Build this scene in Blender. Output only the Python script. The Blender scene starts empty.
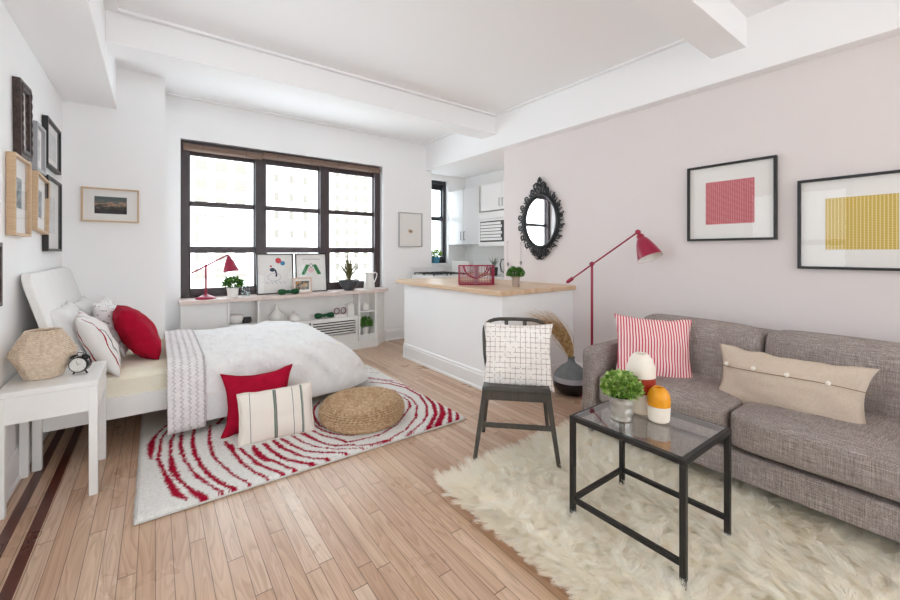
import bpy, bmesh, math, random
import numpy as np
from mathutils import Vector, Matrix, noise as mn
sc = bpy.context.scene
COL = sc.collection
rnd = random.Random(7)
PI = math.pi

# ------------------------------------------------------------------ colour and materials
def lin(h):
    h = h.lstrip('#')
    out = []
    for i in (0, 2, 4):
        c = int(h[i:i+2], 16)/255
        out.append(c/12.92 if c <= .04045 else ((c+.055)/1.055)**2.4)
    return (out[0], out[1], out[2], 1)

class NT:
    def __init__(s, name):
        s.m = bpy.data.materials.new(name); s.m.use_nodes = True
        s.t = s.m.node_tree; s.n = s.t.nodes; s.l = s.t.links
        s.b = s.n['Principled BSDF']; s._tc = None
    def node(s, typ, **kw):
        n = s.n.new(typ)
        for k, v in kw.items():
            setattr(n, k, v)
        return n
    def put(s, sock, v):
        if v is None: return
        if isinstance(v, bpy.types.NodeSocket): s.l.new(v, sock)
        else: sock.default_value = v
    def obj(s):
        if not s._tc: s._tc = s.node('ShaderNodeTexCoord')
        return s._tc.outputs['Object']
    def xyz(s, vec=None):
        n = s.node('ShaderNodeSeparateXYZ'); s.put(n.inputs[0], vec or s.obj()); return n.outputs
    def math(s, op, a, b=None, c=None):
        n = s.node('ShaderNodeMath', operation=op)
        s.put(n.inputs[0], a); s.put(n.inputs[1], b); s.put(n.inputs[2], c)
        return n.outputs[0]
    def comb(s, x=0., y=0., z=0.):
        n = s.node('ShaderNodeCombineXYZ'); s.put(n.inputs[0], x); s.put(n.inputs[1], y); s.put(n.inputs[2], z); return n.outputs[0]
    def vscale(s, sc_, vec=None):
        n = s.node('ShaderNodeVectorMath', operation='MULTIPLY'); s.put(n.inputs[0], vec or s.obj()); n.inputs[1].default_value = sc_; return n.outputs[0]
    def noise(s, scale=5., detail=3., rough=.5, vec=None, dist=0.):
        n = s.node('ShaderNodeTexNoise'); s.put(n.inputs['Vector'], vec or s.obj())
        n.inputs['Scale'].default_value = scale; n.inputs['Detail'].default_value = detail
        n.inputs['Roughness'].default_value = rough; n.inputs['Distortion'].default_value = dist
        return n.outputs['Fac']
    def ramp(s, fac, stops, interp='LINEAR'):
        n = s.node('ShaderNodeValToRGB'); s.put(n.inputs[0], fac); r = n.color_ramp; r.interpolation = interp
        while len(r.elements) < len(stops): r.elements.new(.5)
        for e, (p, c) in zip(r.elements, stops):
            e.position = p; e.color = lin(c) if isinstance(c, str) else (c, c, c, 1)
        return n.outputs[0]
    def mix(s, fac, a, b, mode='MIX'):
        n = s.node('ShaderNodeMix', data_type='RGBA', blend_type=mode)
        s.put(n.inputs[0], fac); s.put(n.inputs[6], a); s.put(n.inputs[7], b)
        return n.outputs[2]
    def bump(s, h, strength=.3, dist=.005):
        n = s.node('ShaderNodeBump'); s.put(n.inputs['Height'], h)
        n.inputs['Strength'].default_value = strength; n.inputs['Distance'].default_value = dist
        s.l.new(n.outputs[0], s.b.inputs['Normal'])
    def out(s, color=None, rough=.5, metal=0., spec=.5):
        s.put(s.b.inputs['Base Color'], color); s.put(s.b.inputs['Roughness'], rough)
        s.put(s.b.inputs['Metallic'], metal); s.put(s.b.inputs['Specular IOR Level'], spec)
        return s.m

def mat(name, col, rough=.5, metal=0., nz=None, bp=None, spec=.5):
    """nz = (scale, second colour, vector scale); bp = (scale, strength, vector scale, distance)"""
    t = NT(name); c = lin(col)
    if nz:
        c = t.mix(t.ramp(t.noise(nz[0], 4, .6, t.vscale(nz[2]) if len(nz) > 2 else None), [(.3, 0.), (.7, 1.)]), lin(col), lin(nz[1]))
    if bp:
        t.bump(t.noise(bp[0], 3, .6, t.vscale(bp[2]) if len(bp) > 2 and bp[2] else None), bp[1], bp[3] if len(bp) > 3 else .004)
    return t.out(c, rough, metal, spec)

def stripes(name, base, items, rough=.9, weave=(900, .25)):
    """items = [(axis index, centre, half width, colour)] in object space"""
    t = NT(name); x = t.xyz(); c = lin(base)
    wob = t.math('MULTIPLY', t.math('SUBTRACT', t.noise(60, 2), .5), .002)
    for ax, ce, hw, co in items:
        c = t.mix(t.math('COMPARE', t.math('ADD', x[ax], wob), ce, hw), c, lin(co))
    if weave: t.bump(t.noise(weave[0], 2), weave[1], .002)
    return t.out(c, rough, 0, .2)

M = {}
M['wall'] = mat('white_plaster', '#f7f7f7', .62, bp=(14, .12, None, .004), nz=(1.3, '#f4f4f5'))
M['ceil'] = mat('white_ceiling_paint', '#f7f7f8', .7, bp=(9, .1, None, .004))
M['warmlitwall'] = mat('warm_lit_plaster', '#e5dedd', .62, bp=(14, .12, None, .004), nz=(1.3, '#e3dbda'))  # darker pinkish tint puts the warm light on the right wall into its colour
M['trim'] = mat('white_gloss_trim', '#f0f0f0', .38, bp=(20, .06, None, .003))
M['white'] = mat('white_lacquer', '#f2f1ef', .33, nz=(6, '#ecebe9'))
M['sheet'] = mat('cream_bed_sheet', '#efe6cf', .9, nz=(5, '#f4efe2'), bp=(25, .35, None, .01), spec=.2)
M['linen'] = mat('white_cotton', '#eeedec', .92, nz=(30, '#e6e5e4'), bp=(28, .45, None, .012), spec=.2)
M['duvet'] = mat('white_duvet_cotton', '#ecebea', .92, nz=(12, '#e6e4e3'), bp=(5, .9, (1.3, .7, 1), .05), spec=.2)
M['steel'] = mat('brushed_steel', '#b9b8b6', .3, 1., nz=(3, '#a09f9d', (1, 1, 60)))
M['pailsteel'] = mat('galvanised_steel', '#d5d3cf', .32, .75, nz=(4, '#c2c0bc', (1, 1, 50)))
M['black'] = mat('black_metal', '#191716', .42, bp=(200, .1))
M['blackgloss'] = mat('black_gloss', '#101010', .12)
M['chair'] = mat('dark_brown_black_wood', '#4d4841', .4, nz=(4, '#3b3733', (20, 20, 2)), bp=(60, .15, (6, 6, 1)))
M['winframe'] = mat('dark_brown_painted_window', '#43363a', .38, nz=(8, '#35292a', (4, 4, 1)), bp=(40, .15))
M['kframe'] = mat('charcoal_window_paint', '#34363b', .4, nz=(8, '#25272b'))
M['blind'] = mat('rolled_bamboo_shade', '#8f7666', .75, nz=(3, '#6d564a', (2, 60, 60)), bp=(5, .6, (1, 80, 80), .01))
M['sillwood'] = mat('pinkish_stone_sill', '#e3d3cc', .4, nz=(10, '#d3c0b8', (1, 8, 1)))
M['redlac'] = mat('raspberry_lacquer', '#a21c40', .3, nz=(6, '#96183a'))
M['redfab'] = mat('crimson_cotton', '#b00f33', .9, nz=(20, '#9c0b2a'), bp=(120, .35, None, .004), spec=.15)
M['lampin'] = mat('white_lamp_inside', '#f1ece6', .5)
M['oak'] = mat('light_oak', '#d3b898', .5, nz=(6, '#c2a381', (3, 3, 30)), bp=(40, .15))
M['mat'] = mat('white_passepartout', '#f3f1ee', .85)
M['silver'] = mat('silver_frame', '#a8a8aa', .4, .6)
M['ornate'] = mat('dark_carved_wood', '#2b1e1c', .4, nz=(40, '#4f3c36'), bp=(70, .9, None, .012))
M['mirrorframe'] = mat('black_baroque_lacquer', '#1b1d20', .36, bp=(50, .3))
M['soil'] = mat('potting_soil', '#3a2b20', .95, bp=(90, .8))
M['pewter'] = mat('grey_glazed_pottery', '#4b4f53', .5, nz=(9, '#3b3e42'))
M['potwhite'] = mat('white_pot_glaze', '#eceae7', .3)
M['pottaupe'] = mat('taupe_pot', '#b8a69c', .6, nz=(20, '#ab998f'))
M['potblue'] = mat('teal_blue_pot', '#4690ae', .5)
M['cabinet'] = mat('pale_grey_cabinet_front', '#dcdcdd', .25)
M['micro'] = mat('microwave_white', '#eeeeee', .3)
M['microglass'] = mat('dark_smoked_glass', '#3a3c3f', .08)
M['handle'] = mat('dark_steel_pull', '#585a5c', .35, .8)
M['rugwhite'] = None

def glassmat(name, tint='#ffffff', rough=0., thin=True, fac=.12):
    t = NT(name); n, l = t.n, t.l
    tr = t.node('ShaderNodeBsdfTransparent'); tr.inputs[0].default_value = lin(tint)
    gl = t.node('ShaderNodeBsdfGlossy'); gl.inputs['Roughness'].default_value = rough
    fr = t.node('ShaderNodeFresnel'); fr.inputs[0].default_value = 1.5
    mx = t.node('ShaderNodeMixShader')
    ge = t.node('ShaderNodeNewGeometry')
    f = t.math('MULTIPLY', t.math('MINIMUM', t.math('MULTIPLY', fr.outputs[0], fac*8), 1.), t.math('SUBTRACT', 1., ge.outputs['Backfacing']))
    l.new(f, mx.inputs[0]); l.new(tr.outputs[0], mx.inputs[1]); l.new(gl.outputs[0], mx.inputs[2])
    l.new(mx.outputs[0], n['Material Output'].inputs['Surface'])
    return t.m
M['pane'] = glassmat('window_glass', '#ffffff', 0, fac=.08)
M['picglass'] = glassmat('picture_glass', '#fdfdfd', 0.02, fac=.06)
M['tableglass'] = glassmat('grey_tinted_glass', '#f6f7f6', 0.0, fac=.26)
M['clearglass'] = glassmat('clear_glass', '#eef2f2', 0.0, fac=.25)
t = NT('mirror_silver'); M['mirror'] = t.out(lin('#f4f4f4'), .01, 1.)

def wood_floor():
    t = NT('oak_strip_floor'); x, y, z = t.xyz()
    W = .057
    bx = t.math('DIVIDE', x, W); ix = t.math('FLOOR', bx); fx = t.math('FRACT', bx)
    def wn(vec):
        n = t.node('ShaderNodeTexWhiteNoise', noise_dimensions='3D'); t.put(n.inputs['Vector'], vec); return n.outputs['Value']
    r1 = wn(t.comb(ix, 3.3, 0.))
    by = t.math('ADD', t.math('DIVIDE', y, 1.15), t.math('MULTIPLY', r1, 9.)); iy = t.math('FLOOR', by); fy = t.math('FRACT', by)
    r2 = wn(t.comb(ix, iy, 1.)); r3 = wn(t.comb(ix, iy, 5.))
    base = t.ramp(r2, [(0, '#bd987c'), (.3, '#cfae93'), (.55, '#dabda3'), (.8, '#c8a58c'), (1, '#e3ccb6')])
    base = t.mix(t.math('MULTIPLY', r3, .35), base, lin('#b28a78'))
    gv = t.comb(t.math('MULTIPLY', x, 45.), t.math('MULTIPLY', y, 1.6), t.math('MULTIPLY', r2, 40.))
    g1 = t.noise(1., 5, .65, gv, .4)
    cv = t.comb(t.math('MULTIPLY', x, 13.), t.math('MULTIPLY', y, 1.1), t.math('MULTIPLY', r3, 40.))
    rings = t.math('FRACT', t.math('MULTIPLY', t.noise(1., 2, .5, cv, .6), 11.))
    grain = t.math('ADD', t.math('MULTIPLY', t.ramp(g1, [(.35, 0.), (.7, 1.)]), .5), t.math('MULTIPLY', t.ramp(rings, [(0, 0.), (.15, 1.), (.5, .35), (1, .0)]), .55))
    c = t.mix(t.math('MULTIPLY', grain, .62), base, lin('#8a6546'))
    pale = t.noise(1.1, 2, .5)
    c = t.mix(t.math('MULTIPLY', t.ramp(pale, [(.4, 0.), (.65, 1.)]), .22), c, lin('#e2c8ab'))
    # mahogany inlay border along the left wall
    for ce in (-.515, -.424):
        c = t.mix(t.math('COMPARE', x, ce, .021), c, t.mix(t.math('MULTIPLY', grain, .5), lin('#5d2c1f'), lin('#35160f')))
    gap = t.math('MAXIMUM', t.math('LESS_THAN', fx, .045), t.math('LESS_THAN', fy, .0035))
    c = t.mix(t.math('MULTIPLY', gap, .75), c, lin('#3c2416'))
    t.bump(t.math('MULTIPLY', gap, -1.), .25, .0012)
    return t.out(c, t.math('ADD', .2, t.math('MULTIPLY', t.noise(3, 3), .2)), 0, .5)
M['floor'] = wood_floor()

def sofa_fabric():
    t = NT('grey_slub_weave')
    a = t.noise(1., 3, .7, t.vscale((330, 330, 14))); b = t.noise(1., 3, .7, t.vscale((330, 14, 330))); d = t.noise(1., 3, .7, t.vscale((14, 330, 330)))
    s = t.math('ADD', t.math('ADD', a, b), d)
    c = t.ramp(t.math('DIVIDE', s, 3.), [(.34, '#554c49'), (.46, '#8a7f7b'), (.54, '#aa9f9a'), (.66, '#e0d7d0')])
    c = t.mix(t.math('MULTIPLY', t.ramp(t.noise(5, 2), [(.4, 0.), (.6, 1.)]), .25), c, lin('#85797a'))
    t.bump(s, .5, .002)
    return t.out(c, .95, 0, .15)
M['sofa'] = sofa_fabric()

def beige_linen():
    t = NT('natural_linen')
    s = t.math('ADD', t.noise(1., 2, .6, t.vscale((600, 60, 60))), t.noise(1., 2, .6, t.vscale((60, 60, 600))))
    c = t.ramp(t.math('MULTIPLY', s, .5), [(.35, '#c6b4a2'), (.65, '#d6c7b7')])
    t.bump(s, .3, .002); return t.out(c, .92, 0, .15)
M['beige'] = beige_linen()

def butcher():
    t = NT('butcher_block_beech'); x, y, z = t.xyz()
    iy = t.math('FLOOR', t.math('DIVIDE', x, .045))
    n = t.node('ShaderNodeTexWhiteNoise', noise_dimensions='2D')
    t.put(n.inputs['Vector'], t.comb(iy, t.math('FLOOR', t.math('ADD', t.math('DIVIDE', y, .5), t.math('MULTIPLY', iy, .37))), 0.))
    c = t.ramp(n.outputs['Value'], [(0, '#dcbd9b'), (.5, '#e6cbae'), (1, '#d3b18e')])
    g = t.noise(1., 4, .6, t.vscale((60, 3, 60)))
    return t.out(t.mix(t.math('MULTIPLY', g, .3), c, lin('#ab7f57')), .35)
M['butcher'] = butcher()

def wicker(name, c1, c2, scale, bumpd=.006):
    t = NT(name)
    n = t.noise(scale, 3, .6); c = t.ramp(n, [(.3, c1), (.7, c2)])
    t.bump(t.noise(scale*1.5, 2), .6, bumpd); return t.out(c, .8, 0, .2)
M['wicker'] = wicker('woven_cane', '#d6c0a9', '#f0e0cd', 60)
M['pouf'] = wicker('banana_fibre', '#a98460', '#d9bd9c', 45)

def leafmat(name, cols):
    t = NT(name); c = t.ramp(t.noise(38, 2), [(.3, cols[0]), (.5, cols[1]), (.72, cols[2])])
    m = t.out(c, .5, 0, .3)
    return m
M['leaf'] = leafmat('bright_green_leaves', ('#4d7a1f', '#7ea437', '#bfcf7e'))
M['leafbright'] = leafmat('lime_tipped_leaves', ('#4f7a26', '#86ab48', '#d9e2a4'))
M['leaf2'] = leafmat('mid_green_leaves', ('#2f5a23', '#4f8136', '#86ab62'))
M['leaf3'] = leafmat('dry_green_blades', ('#45482a', '#73724a', '#a08d6c'))
M['leafgrey'] = leafmat('grey_green_leaves', ('#4d5a52', '#7a877d', '#a2aca0'))
M['straw'] = leafmat('dry_straw', ('#a67f4f', '#c9a673', '#e0c79b'))

# ------------------------------------------------------------------ mesh builder
class MB:
    def __init__(s): s.v = []; s.f = []
    def add(s, vs, fs):
        o = len(s.v); s.v += [tuple(v) for v in vs]; s.f += [tuple(i+o for i in f) for f in fs]; return s
    def box(s, x0, x1, y0, y1, z0, z1, mtx=None):
        vs = [Vector(p) for p in ((x0,y0,z0),(x1,y0,z0),(x1,y1,z0),(x0,y1,z0),(x0,y0,z1),(x1,y0,z1),(x1,y1,z1),(x0,y1,z1))]
        if mtx: vs = [mtx @ v for v in vs]
        return s.add(vs, [(0,3,2,1),(4,5,6,7),(0,1,5,4),(1,2,6,5),(2,3,7,6),(3,0,4,7)])
    def bar(s, a, b, w, d, up=(0,0,1), w2=None, d2=None):
        a, b = Vector(a), Vector(b); ax = (b-a).normalized(); u = Vector(up)
        if abs(ax.dot(u)) > .98: u = Vector((0,1,0))
        sx = ax.cross(u).normalized(); sy = sx.cross(ax).normalized(); vs = []
        for p, ww, dd in ((a, w, d), (b, w2 or w, d2 or d)):
            for i, j in ((-1,-1),(1,-1),(1,1),(-1,1)): vs.append(p+sx*ww*i/2+sy*dd*j/2)
        return s.add(vs, [(0,1,2,3),(7,6,5,4),(0,4,5,1),(1,5,6,2),(2,6,7,3),(3,7,4,0)])
    def lathe(s, prof, n=32, c=(0,0,0), mtx=None, close=True, sx=1, sy=1):
        vs = []
        for r, z in prof:
            for k in range(n):
                a = 2*PI*k/n; vs.append(Vector((c[0]+r*math.cos(a)*sx, c[1]+r*math.sin(a)*sy, c[2]+z)))
        if mtx: vs = [mtx @ v for v in vs]
        fs = []
        for i in range(len(prof)-1):
            for k in range(n):
                fs.append((i*n+k, i*n+(k+1)%n, (i+1)*n+(k+1)%n, (i+1)*n+k))
        if close:
            fs.append(tuple(reversed(range(n)))); fs.append(tuple(range((len(prof)-1)*n, len(prof)*n)))
        return s.add(vs, fs)
    def tube(s, pts, r, n=8, closed=False, cap=True):
        pts = [Vector(p) for p in pts]; N = len(pts)
        rr = r if isinstance(r, (list, tuple)) else [r]*N
        vs = []; prev = None
        for i, p in enumerate(pts):
            if closed: t_ = (pts[(i+1) % N]-pts[i-1])
            else: t_ = pts[min(i+1, N-1)]-pts[max(i-1, 0)]
            if t_.length < 1e-9: t_ = Vector((0,0,1))
            t_.normalize()
            if prev is None:
                ref = Vector((0,0,1)) if abs(t_.z) < .9 else Vector((1,0,0))
                u = t_.cross(ref).normalized()
            else:
                u = (prev - t_*prev.dot(t_))
                u = u.normalized() if u.length > 1e-6 else t_.orthogonal().normalized()
            prev = u; w = t_.cross(u)
            for k in range(n):
                a = 2*PI*k/n; vs.append(p+(u*math.cos(a)+w*math.sin(a))*rr[i])
        fs = []
        for i in range(N if closed else N-1):
            j = (i+1) % N
            for k in range(n): fs.append((i*n+k, i*n+(k+1)%n, j*n+(k+1)%n, j*n+k))
        if cap and not closed:
            fs.append(tuple(reversed(range(n)))); fs.append(tuple(range((N-1)*n, N*n)))
        return s.add(vs, fs)
    def cyl(s, a, b, r, r2=None, n=16): return s.tube([a, b], [r, r if r2 is None else r2], n)
    def ball(s, c, r, n=12, sz=1.):
        pr = [(max(r*math.sin(PI*i/n), 1e-4), -r*sz*math.cos(PI*i/n)) for i in range(n+1)]
        return s.lathe(pr, n*2, c)
    def grid(s, P):   # P[i][j] points
        a, b = len(P), len(P[0]); vs = [p for row in P for p in row]
        return s.add(vs, [(i*b+j, i*b+j+1, (i+1)*b+j+1, (i+1)*b+j) for i in range(a-1) for j in range(b-1)])
    def prism(s, pts, d):      # pts: list of 3-D points (planar), d: extrusion vector
        n = len(pts); d = Vector(d); vs = [Vector(p) for p in pts] + [Vector(p)+d for p in pts]
        return s.add(vs, [tuple(range(n)), tuple(reversed(range(n, 2*n)))] + [(i, i+n, (i+1)%n+n, (i+1)%n) for i in range(n)])
    def xf(s, m): s.v = [tuple(m @ Vector(v)) for v in s.v]; return s
    def build(s, name, m, parent=None, smooth=False, bevel=0, sub=0, solid=0, autosmooth=True):
        me = bpy.data.meshes.new(name); me.from_pydata(s.v, [], s.f); me.update()
        bm = bmesh.new(); bm.from_mesh(me); bmesh.ops.recalc_face_normals(bm, faces=bm.faces); bm.to_mesh(me); bm.free()
        if smooth:
            me.polygons.foreach_set('use_smooth', [True]*len(me.polygons))
            if not sub and autosmooth: me.set_sharp_from_angle(angle=math.radians(50))
        for mm in (m if isinstance(m, (list, tuple)) else [m]): me.materials.append(mm)
        o = bpy.data.objects.new(name, me); COL.objects.link(o)
        if parent: o.parent = parent
        if solid: md = o.modifiers.new('solid', 'SOLIDIFY'); md.thickness = solid; md.offset = 0
        if bevel:
            md = o.modifiers.new('bevel', 'BEVEL'); md.width = bevel; md.segments = 2; md.limit_method = 'ANGLE'; md.angle_limit = math.radians(40)
        if sub: md = o.modifiers.new('sub', 'SUBSURF'); md.levels = sub; md.render_levels = sub
        return o

def tag(o, label=None, cat=None, group=None, kind=None):
    if label: o['label'] = label
    if cat: o['category'] = cat
    if group: o['group'] = group
    if kind: o['kind'] = kind
    return o
def thing(name, label, cat, loc=(0,0,0), rz=0, group=None, rot=None):
    o = bpy.data.objects.new(name, None); COL.objects.link(o); o.empty_display_size = .1
    o.location = loc; o.rotation_euler = rot if rot else (0, 0, rz)
    return tag(o, label, cat, group)
def struct(name, mb, m, parent=None, **k):
    o = mb.build(name, m, parent, **k)
    if not parent: o['kind'] = 'structure'
    return o
def copy_tree(o, parent=None):
    c = o.copy(); COL.objects.link(c); c.parent = parent
    for ch in o.children: copy_tree(ch, c)
    return c
def orient(o, loc, xdir, zdir):
    """object x along xdir, z near zdir (y becomes the normal)"""
    x = Vector(xdir).normalized(); z = Vector(zdir); y = z.cross(x).normalized(); z = x.cross(y).normalized()
    m = Matrix((x, y, z)).transposed().to_4x4(); m.translation = Vector(loc); o.matrix_world = m
def bx(x0, x1, y0, y1, z0, z1): return MB().box(x0, x1, y0, y1, z0, z1)

# ------------------------------------------------------------------ setting
XL, XR, YB, ZC = -.60, 3.30, 4.90, 2.80
YR = -4.5                                   # rear wall behind the camera
struct('floor', bx(XL-.2, 4.3, YR-.2, 5.3, -.12, 0), M['floor'])
struct('ceiling', bx(XL-.2, 4.3, YR-.2, 5.3, ZC, ZC+.12), M['ceil'])
def hole_wall(mb, ax, a0, a1, t0, t1, z0, z1, holes):
    """wall spanning a0..a1 along axis ax, thickness t0..t1, with rectangular holes (a,b,za,zb)"""
    def B(p, q, r, s_):
        if q-p < 1e-4 or s_-r < 1e-4: return
        mb.box(*((p, q, t0, t1) if ax == 0 else (t0, t1, p, q)), r, s_)
    cur = a0
    for (p, q, r, s_) in sorted(holes):
        B(cur, p, z0, z1); B(p, q, z0, r); B(p, q, s_, z1); cur = q
    B(cur, a1, z0, z1); return mb
WX0, WX1, WZ0, WZ1 = .21, 2.50, .70, 2.385
struct('wall_window', hole_wall(MB(), 0, .075, 3.30, YB, YB+.25, 0, ZC, [(WX0, WX1, WZ0, WZ1)]), M['wall'])
struct('wall_alcove', bx(XL, .075, 4.43, YB+.25, 0, ZC), M['wall'])
struct('wall_left', hole_wall(MB(), 1, YR, YB+.25, XL-.2, XL, 0, ZC, [(1.0, 2.2, .80, 2.20)]), M['wall'])
struct('wall_rear', hole_wall(MB(), 0, XL-.2, XR+.2, YR-.2, YR, 0, ZC, [(0., 3.0, .4, 2.5)]), M['wall'])
struct('wall_right', hole_wall(MB(), 1, YR, 3.374, XR, XR+.12, 0, ZC, [(-3.6, -1.3, .5, 2.35)]), M['warmlitwall'])
# kitchen beyond the opening
struct('wall_kitchen_window', hole_wall(MB(), 0, 3.30, 4.2, 5.10, 5.25, 0, ZC, [(3.36, 3.76, 1.045, 2.35)]), M['wall'])
struct('wall_kitchen_side', bx(4.10, 4.25, 2.3, 5.1, 0, ZC), M['wall'])
struct('wall_kitchen_end', bx(3.42, 4.10, 2.3, 2.4, 0, ZC), M['wall'])
struct('ceiling_kitchen', bx(3.30, 4.10, 2.4, 5.1, 2.43, ZC), M['ceil'])
# soffits and beams
struct('trim_1', bx(XL, -.26, YR, 4.43, 2.44, ZC), M['ceil'], bevel=.004)
struct('trim_2', bx(3.20, XR, YR, YB, 2.42, ZC), M['ceil'], bevel=.004)
struct('trim_3', bx(-.26, 3.20, 3.41, 3.66, 2.595, ZC), M['ceil'], bevel=.004)
struct('trim_4', bx(-.26, 3.20, .955, 1.165, 2.60, ZC), M['ceil'], bevel=.004)
def cornice(name, pts):
    m = MB()
    for a, b in pts:
        m.bar((a[0], a[1], ZC-.008), (b[0], b[1], ZC-.008), .016, .016)
    struct(name, m, M['ceil'])
x0, x1 = -.20, 3.14
cornice('trim_5', [((x0, 1.22), (x1, 1.22)), ((x1, 1.22), (x1, 3.35)), ((x1, 3.35), (x0, 3.35)), ((x0, 3.35), (x0, 1.22))])
cornice('trim_6', [((x0, 3.72), (x1, 3.72)), ((x1, 3.72), (x1, 4.82)), ((x1, 4.82), (x0+.3, 4.82))])
# baseboards
def baseboard(name, a, b, nrm, h=.15):
    a, b, nrm = Vector(a), Vector(b), Vector(nrm); m = MB()
    prof = [(0, 0), (.022, 0), (.022, h*.12), (.016, h*.16), (.016, h*.78), (.010, h*.86), (.012, h*.93), (.004, h), (0, h)]
    m.prism([a+nrm*p+Vector((0, 0, z)) for p, z in prof], b-a)
    struct(name, m, M['trim'])
baseboard('baseboard_left', (XL, YR, 0), (XL, 4.43, 0), (1, 0, 0), .17)
baseboard('baseboard_right', (XR, YR, 0), (XR, 2.41, 0), (-1, 0, 0), .15)
baseboard('baseboard_window', (2.53, YB, 0), (3.28, YB, 0), (0, -1, 0), .15)
baseboard('baseboard_alcove', (XL, 4.43, 0), (.075, 4.43, 0), (0, -1, 0), .17)

# ------------------------------------------------------------------ windows
def make_window(name, x0, x1, z0, z1, y, units, frame, rail, muntin, jamb=.078, mull=.115):
    w = thing(name, None, None, (x0, y, z0)); w['kind'] = 'structure'
    W, H = x1-x0, z1-z0
    f = MB(); f.box(0, jamb, -.02, .08, 0, H); f.box(W-jamb, W, -.02, .08, 0, H)
    f.box(jamb, W-jamb, -.02, .08, H-.06, H); f.box(jamb, W-jamb, -.02, .08, 0, .03)
    uw = (W-2*jamb-(units-1)*mull)/units; xs = []
    for u in range(units):
        a = jamb+u*(uw+mull); xs.append((a, a+uw))
        if u: f.box(a-mull, a, -.02, .08, .03, H-.06)
    f.build('window_frame', frame, w, bevel=.006)
    for a, b in xs:
        r = rail-z0; mz = (muntin-z0) if muntin else None
        up = MB(); top = H-.06
        up.box(a, b, .03, .06, top-.08, top); up.box(a, b, .02, .06, r-.01, r+.035)
        up.box(a, a+.012, .03, .06, r+.035, top-.08); up.box(b-.012, b, .03, .06, r+.035, top-.08)
        if mz: up.box(a+.012, b-.012, .03, .06, mz-.027, mz+.027)
        s1 = up.build('upper_sash', frame, w, bevel=.004)
        bx(a+.01, b-.01, .043, .047, r+.03, top-.07).build('window_pane', M['pane'], s1)
        lo = MB(); lo.box(a, b, -.01, .03, .03, .095); lo.box(a, b, -.01, .028, r-.035, r+.02)
        lo.box(a, a+.012, -.01, .03, .095, r-.035); lo.box(b-.012, b, -.01, .03, .095, r-.035)
        lo.box((a+b)/2-.03, (a+b)/2+.03, -.018, -.01, r-.01, r+.012)
        s2 = lo.build('lower_sash', frame, w, bevel=.004)
        bx(a+.01, b-.01, .008, .012, .09, r-.03).build('window_pane', M['pane'], s2)
    return w
make_window('window_1', .212, 2.488, .738, 2.384, 4.985, 3, M['winframe'], 1.245, 1.735)
struct('window_sill', bx(.21, 2.50, 4.901, 5.06, .70, .738), M['sillwood'])
make_window('window_2', 3.36, 3.76, 1.045, 2.35, 5.19, 1, M['kframe'], 1.75, None, jamb=.05)
wl = make_window('window_3', 0, 1.2, .80, 2.20, 0, 1, M['winframe'], 1.35, None); wl.location = (XL-.12, 1.0, .80); wl.rotation_euler = (0, 0, PI/2)
wr = make_window('window_fill_rear', 0, 3.0, .4, 2.5, 0, 3, M['winframe'], 1.35, None); wr.location = (3.0, YR-.12, .4); wr.rotation_euler = (0, 0, PI)  # unseen rear window, added to let fill daylight in behind the camera

wq = make_window('window_fill_right', 0, 2.3, .5, 2.35, 0, 2, M['winframe'], 1.35, None); wq.location = (XR+.04, -1.3, .5); wq.rotation_euler = (0, 0, -PI/2)  # unseen window behind the camera, added to brighten the left wall
# blinds rolled up at the top of the window
bl = [(.235, .985, 'tan rolled bamboo shade over the left window unit, hanging slightly lower'), (.99, 1.70, 'brown rolled bamboo shade over the middle window unit'), (1.705, 2.465, 'brown rolled bamboo shade over the right window unit')]
for i, (a, b, lb) in enumerate(bl):
    z = 2.315 if i == 0 else 2.333
    o = thing('rolled_blind', lb, 'window blind', ((a+b)/2, 4.935, z), group='rolled shades along the window top')
    h = (b-a)/2
    m = MB(); m.tube([(-h, 0, 0), (h, 0, 0)], .034 if i == 0 else .03, 18)
    m.tube([(-h, .012, -.026), (h, .012, -.026)], .014, 10)
    m.build('shade_roll', M['blind'], o, smooth=True)
    bx(-h, h, .0, .03, .032, .046).build('headrail', M['winframe'], o, bevel=.003)
    for sx in (-h*.55, h*.55): MB().tube([(sx, -.03, .035), (sx, -.037, 0), (sx, -.03, -.03), (sx, .0, -.044)], .0022, 6).build('tie_cord', M['winframe'], o)

# ------------------------------------------------------------------ radiator cover with shelves under the window
rc = thing('radiator_cabinet', 'white built-in radiator cabinet with open cubbies and slatted grille under the window', 'cabinet', (.20, 4.70, 0))
def P2(x, y, z): return (x-.20, y-4.70, z)
def rbox(m, x0, x1, y0, y1, z0, z1): m.box(x0-.2, x1-.2, y0-4.7, y1-4.7, z0, z1); return m
m = MB()
rbox(m, .20, .605, 4.72, 4.897, 0, .695)                        # plain left block
rbox(m, .605, 2.30, 4.875, 4.897, 0, .695)                      # back panel
rbox(m, .605, .915, 4.72, 4.875, 0, .43)                        # below left cubby
rbox(m, .605, .625, 4.70, 4.875, .43, .695); rbox(m, .895, .915, 4.70, 4.875, .43, .695)
rbox(m, .915, 2.09, 4.71, 4.875, .385, .415)                    # niche floor
rbox(m, .915, 2.06, 4.72, 4.74, 0, .19)                         # panel below the grille
rbox(m, 2.06, 2.085, 4.70, 4.875, 0, .695); rbox(m, 2.285, 2.31, 4.70, 4.897, 0, .695)
rbox(m, 2.085, 2.285, 4.72, 4.875, 0, .165)
m.prism([P2(2.31, 4.70, 0), P2(2.31, 4.897, 0), P2(2.52, 4.897, 0)], (0, 0, .695))
m.build('cabinet_body', M['white'], rc, bevel=.003)
m = MB(); rbox(m, .607, .913, 4.695, 4.875, .435, .45); m.build('shelf', M['white'], rc, bevel=.002)
m = MB(); rbox(m, 2.085, 2.285, 4.705, 4.875, .452, .468); m.build('shelf', M['white'], rc, bevel=.002)
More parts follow.
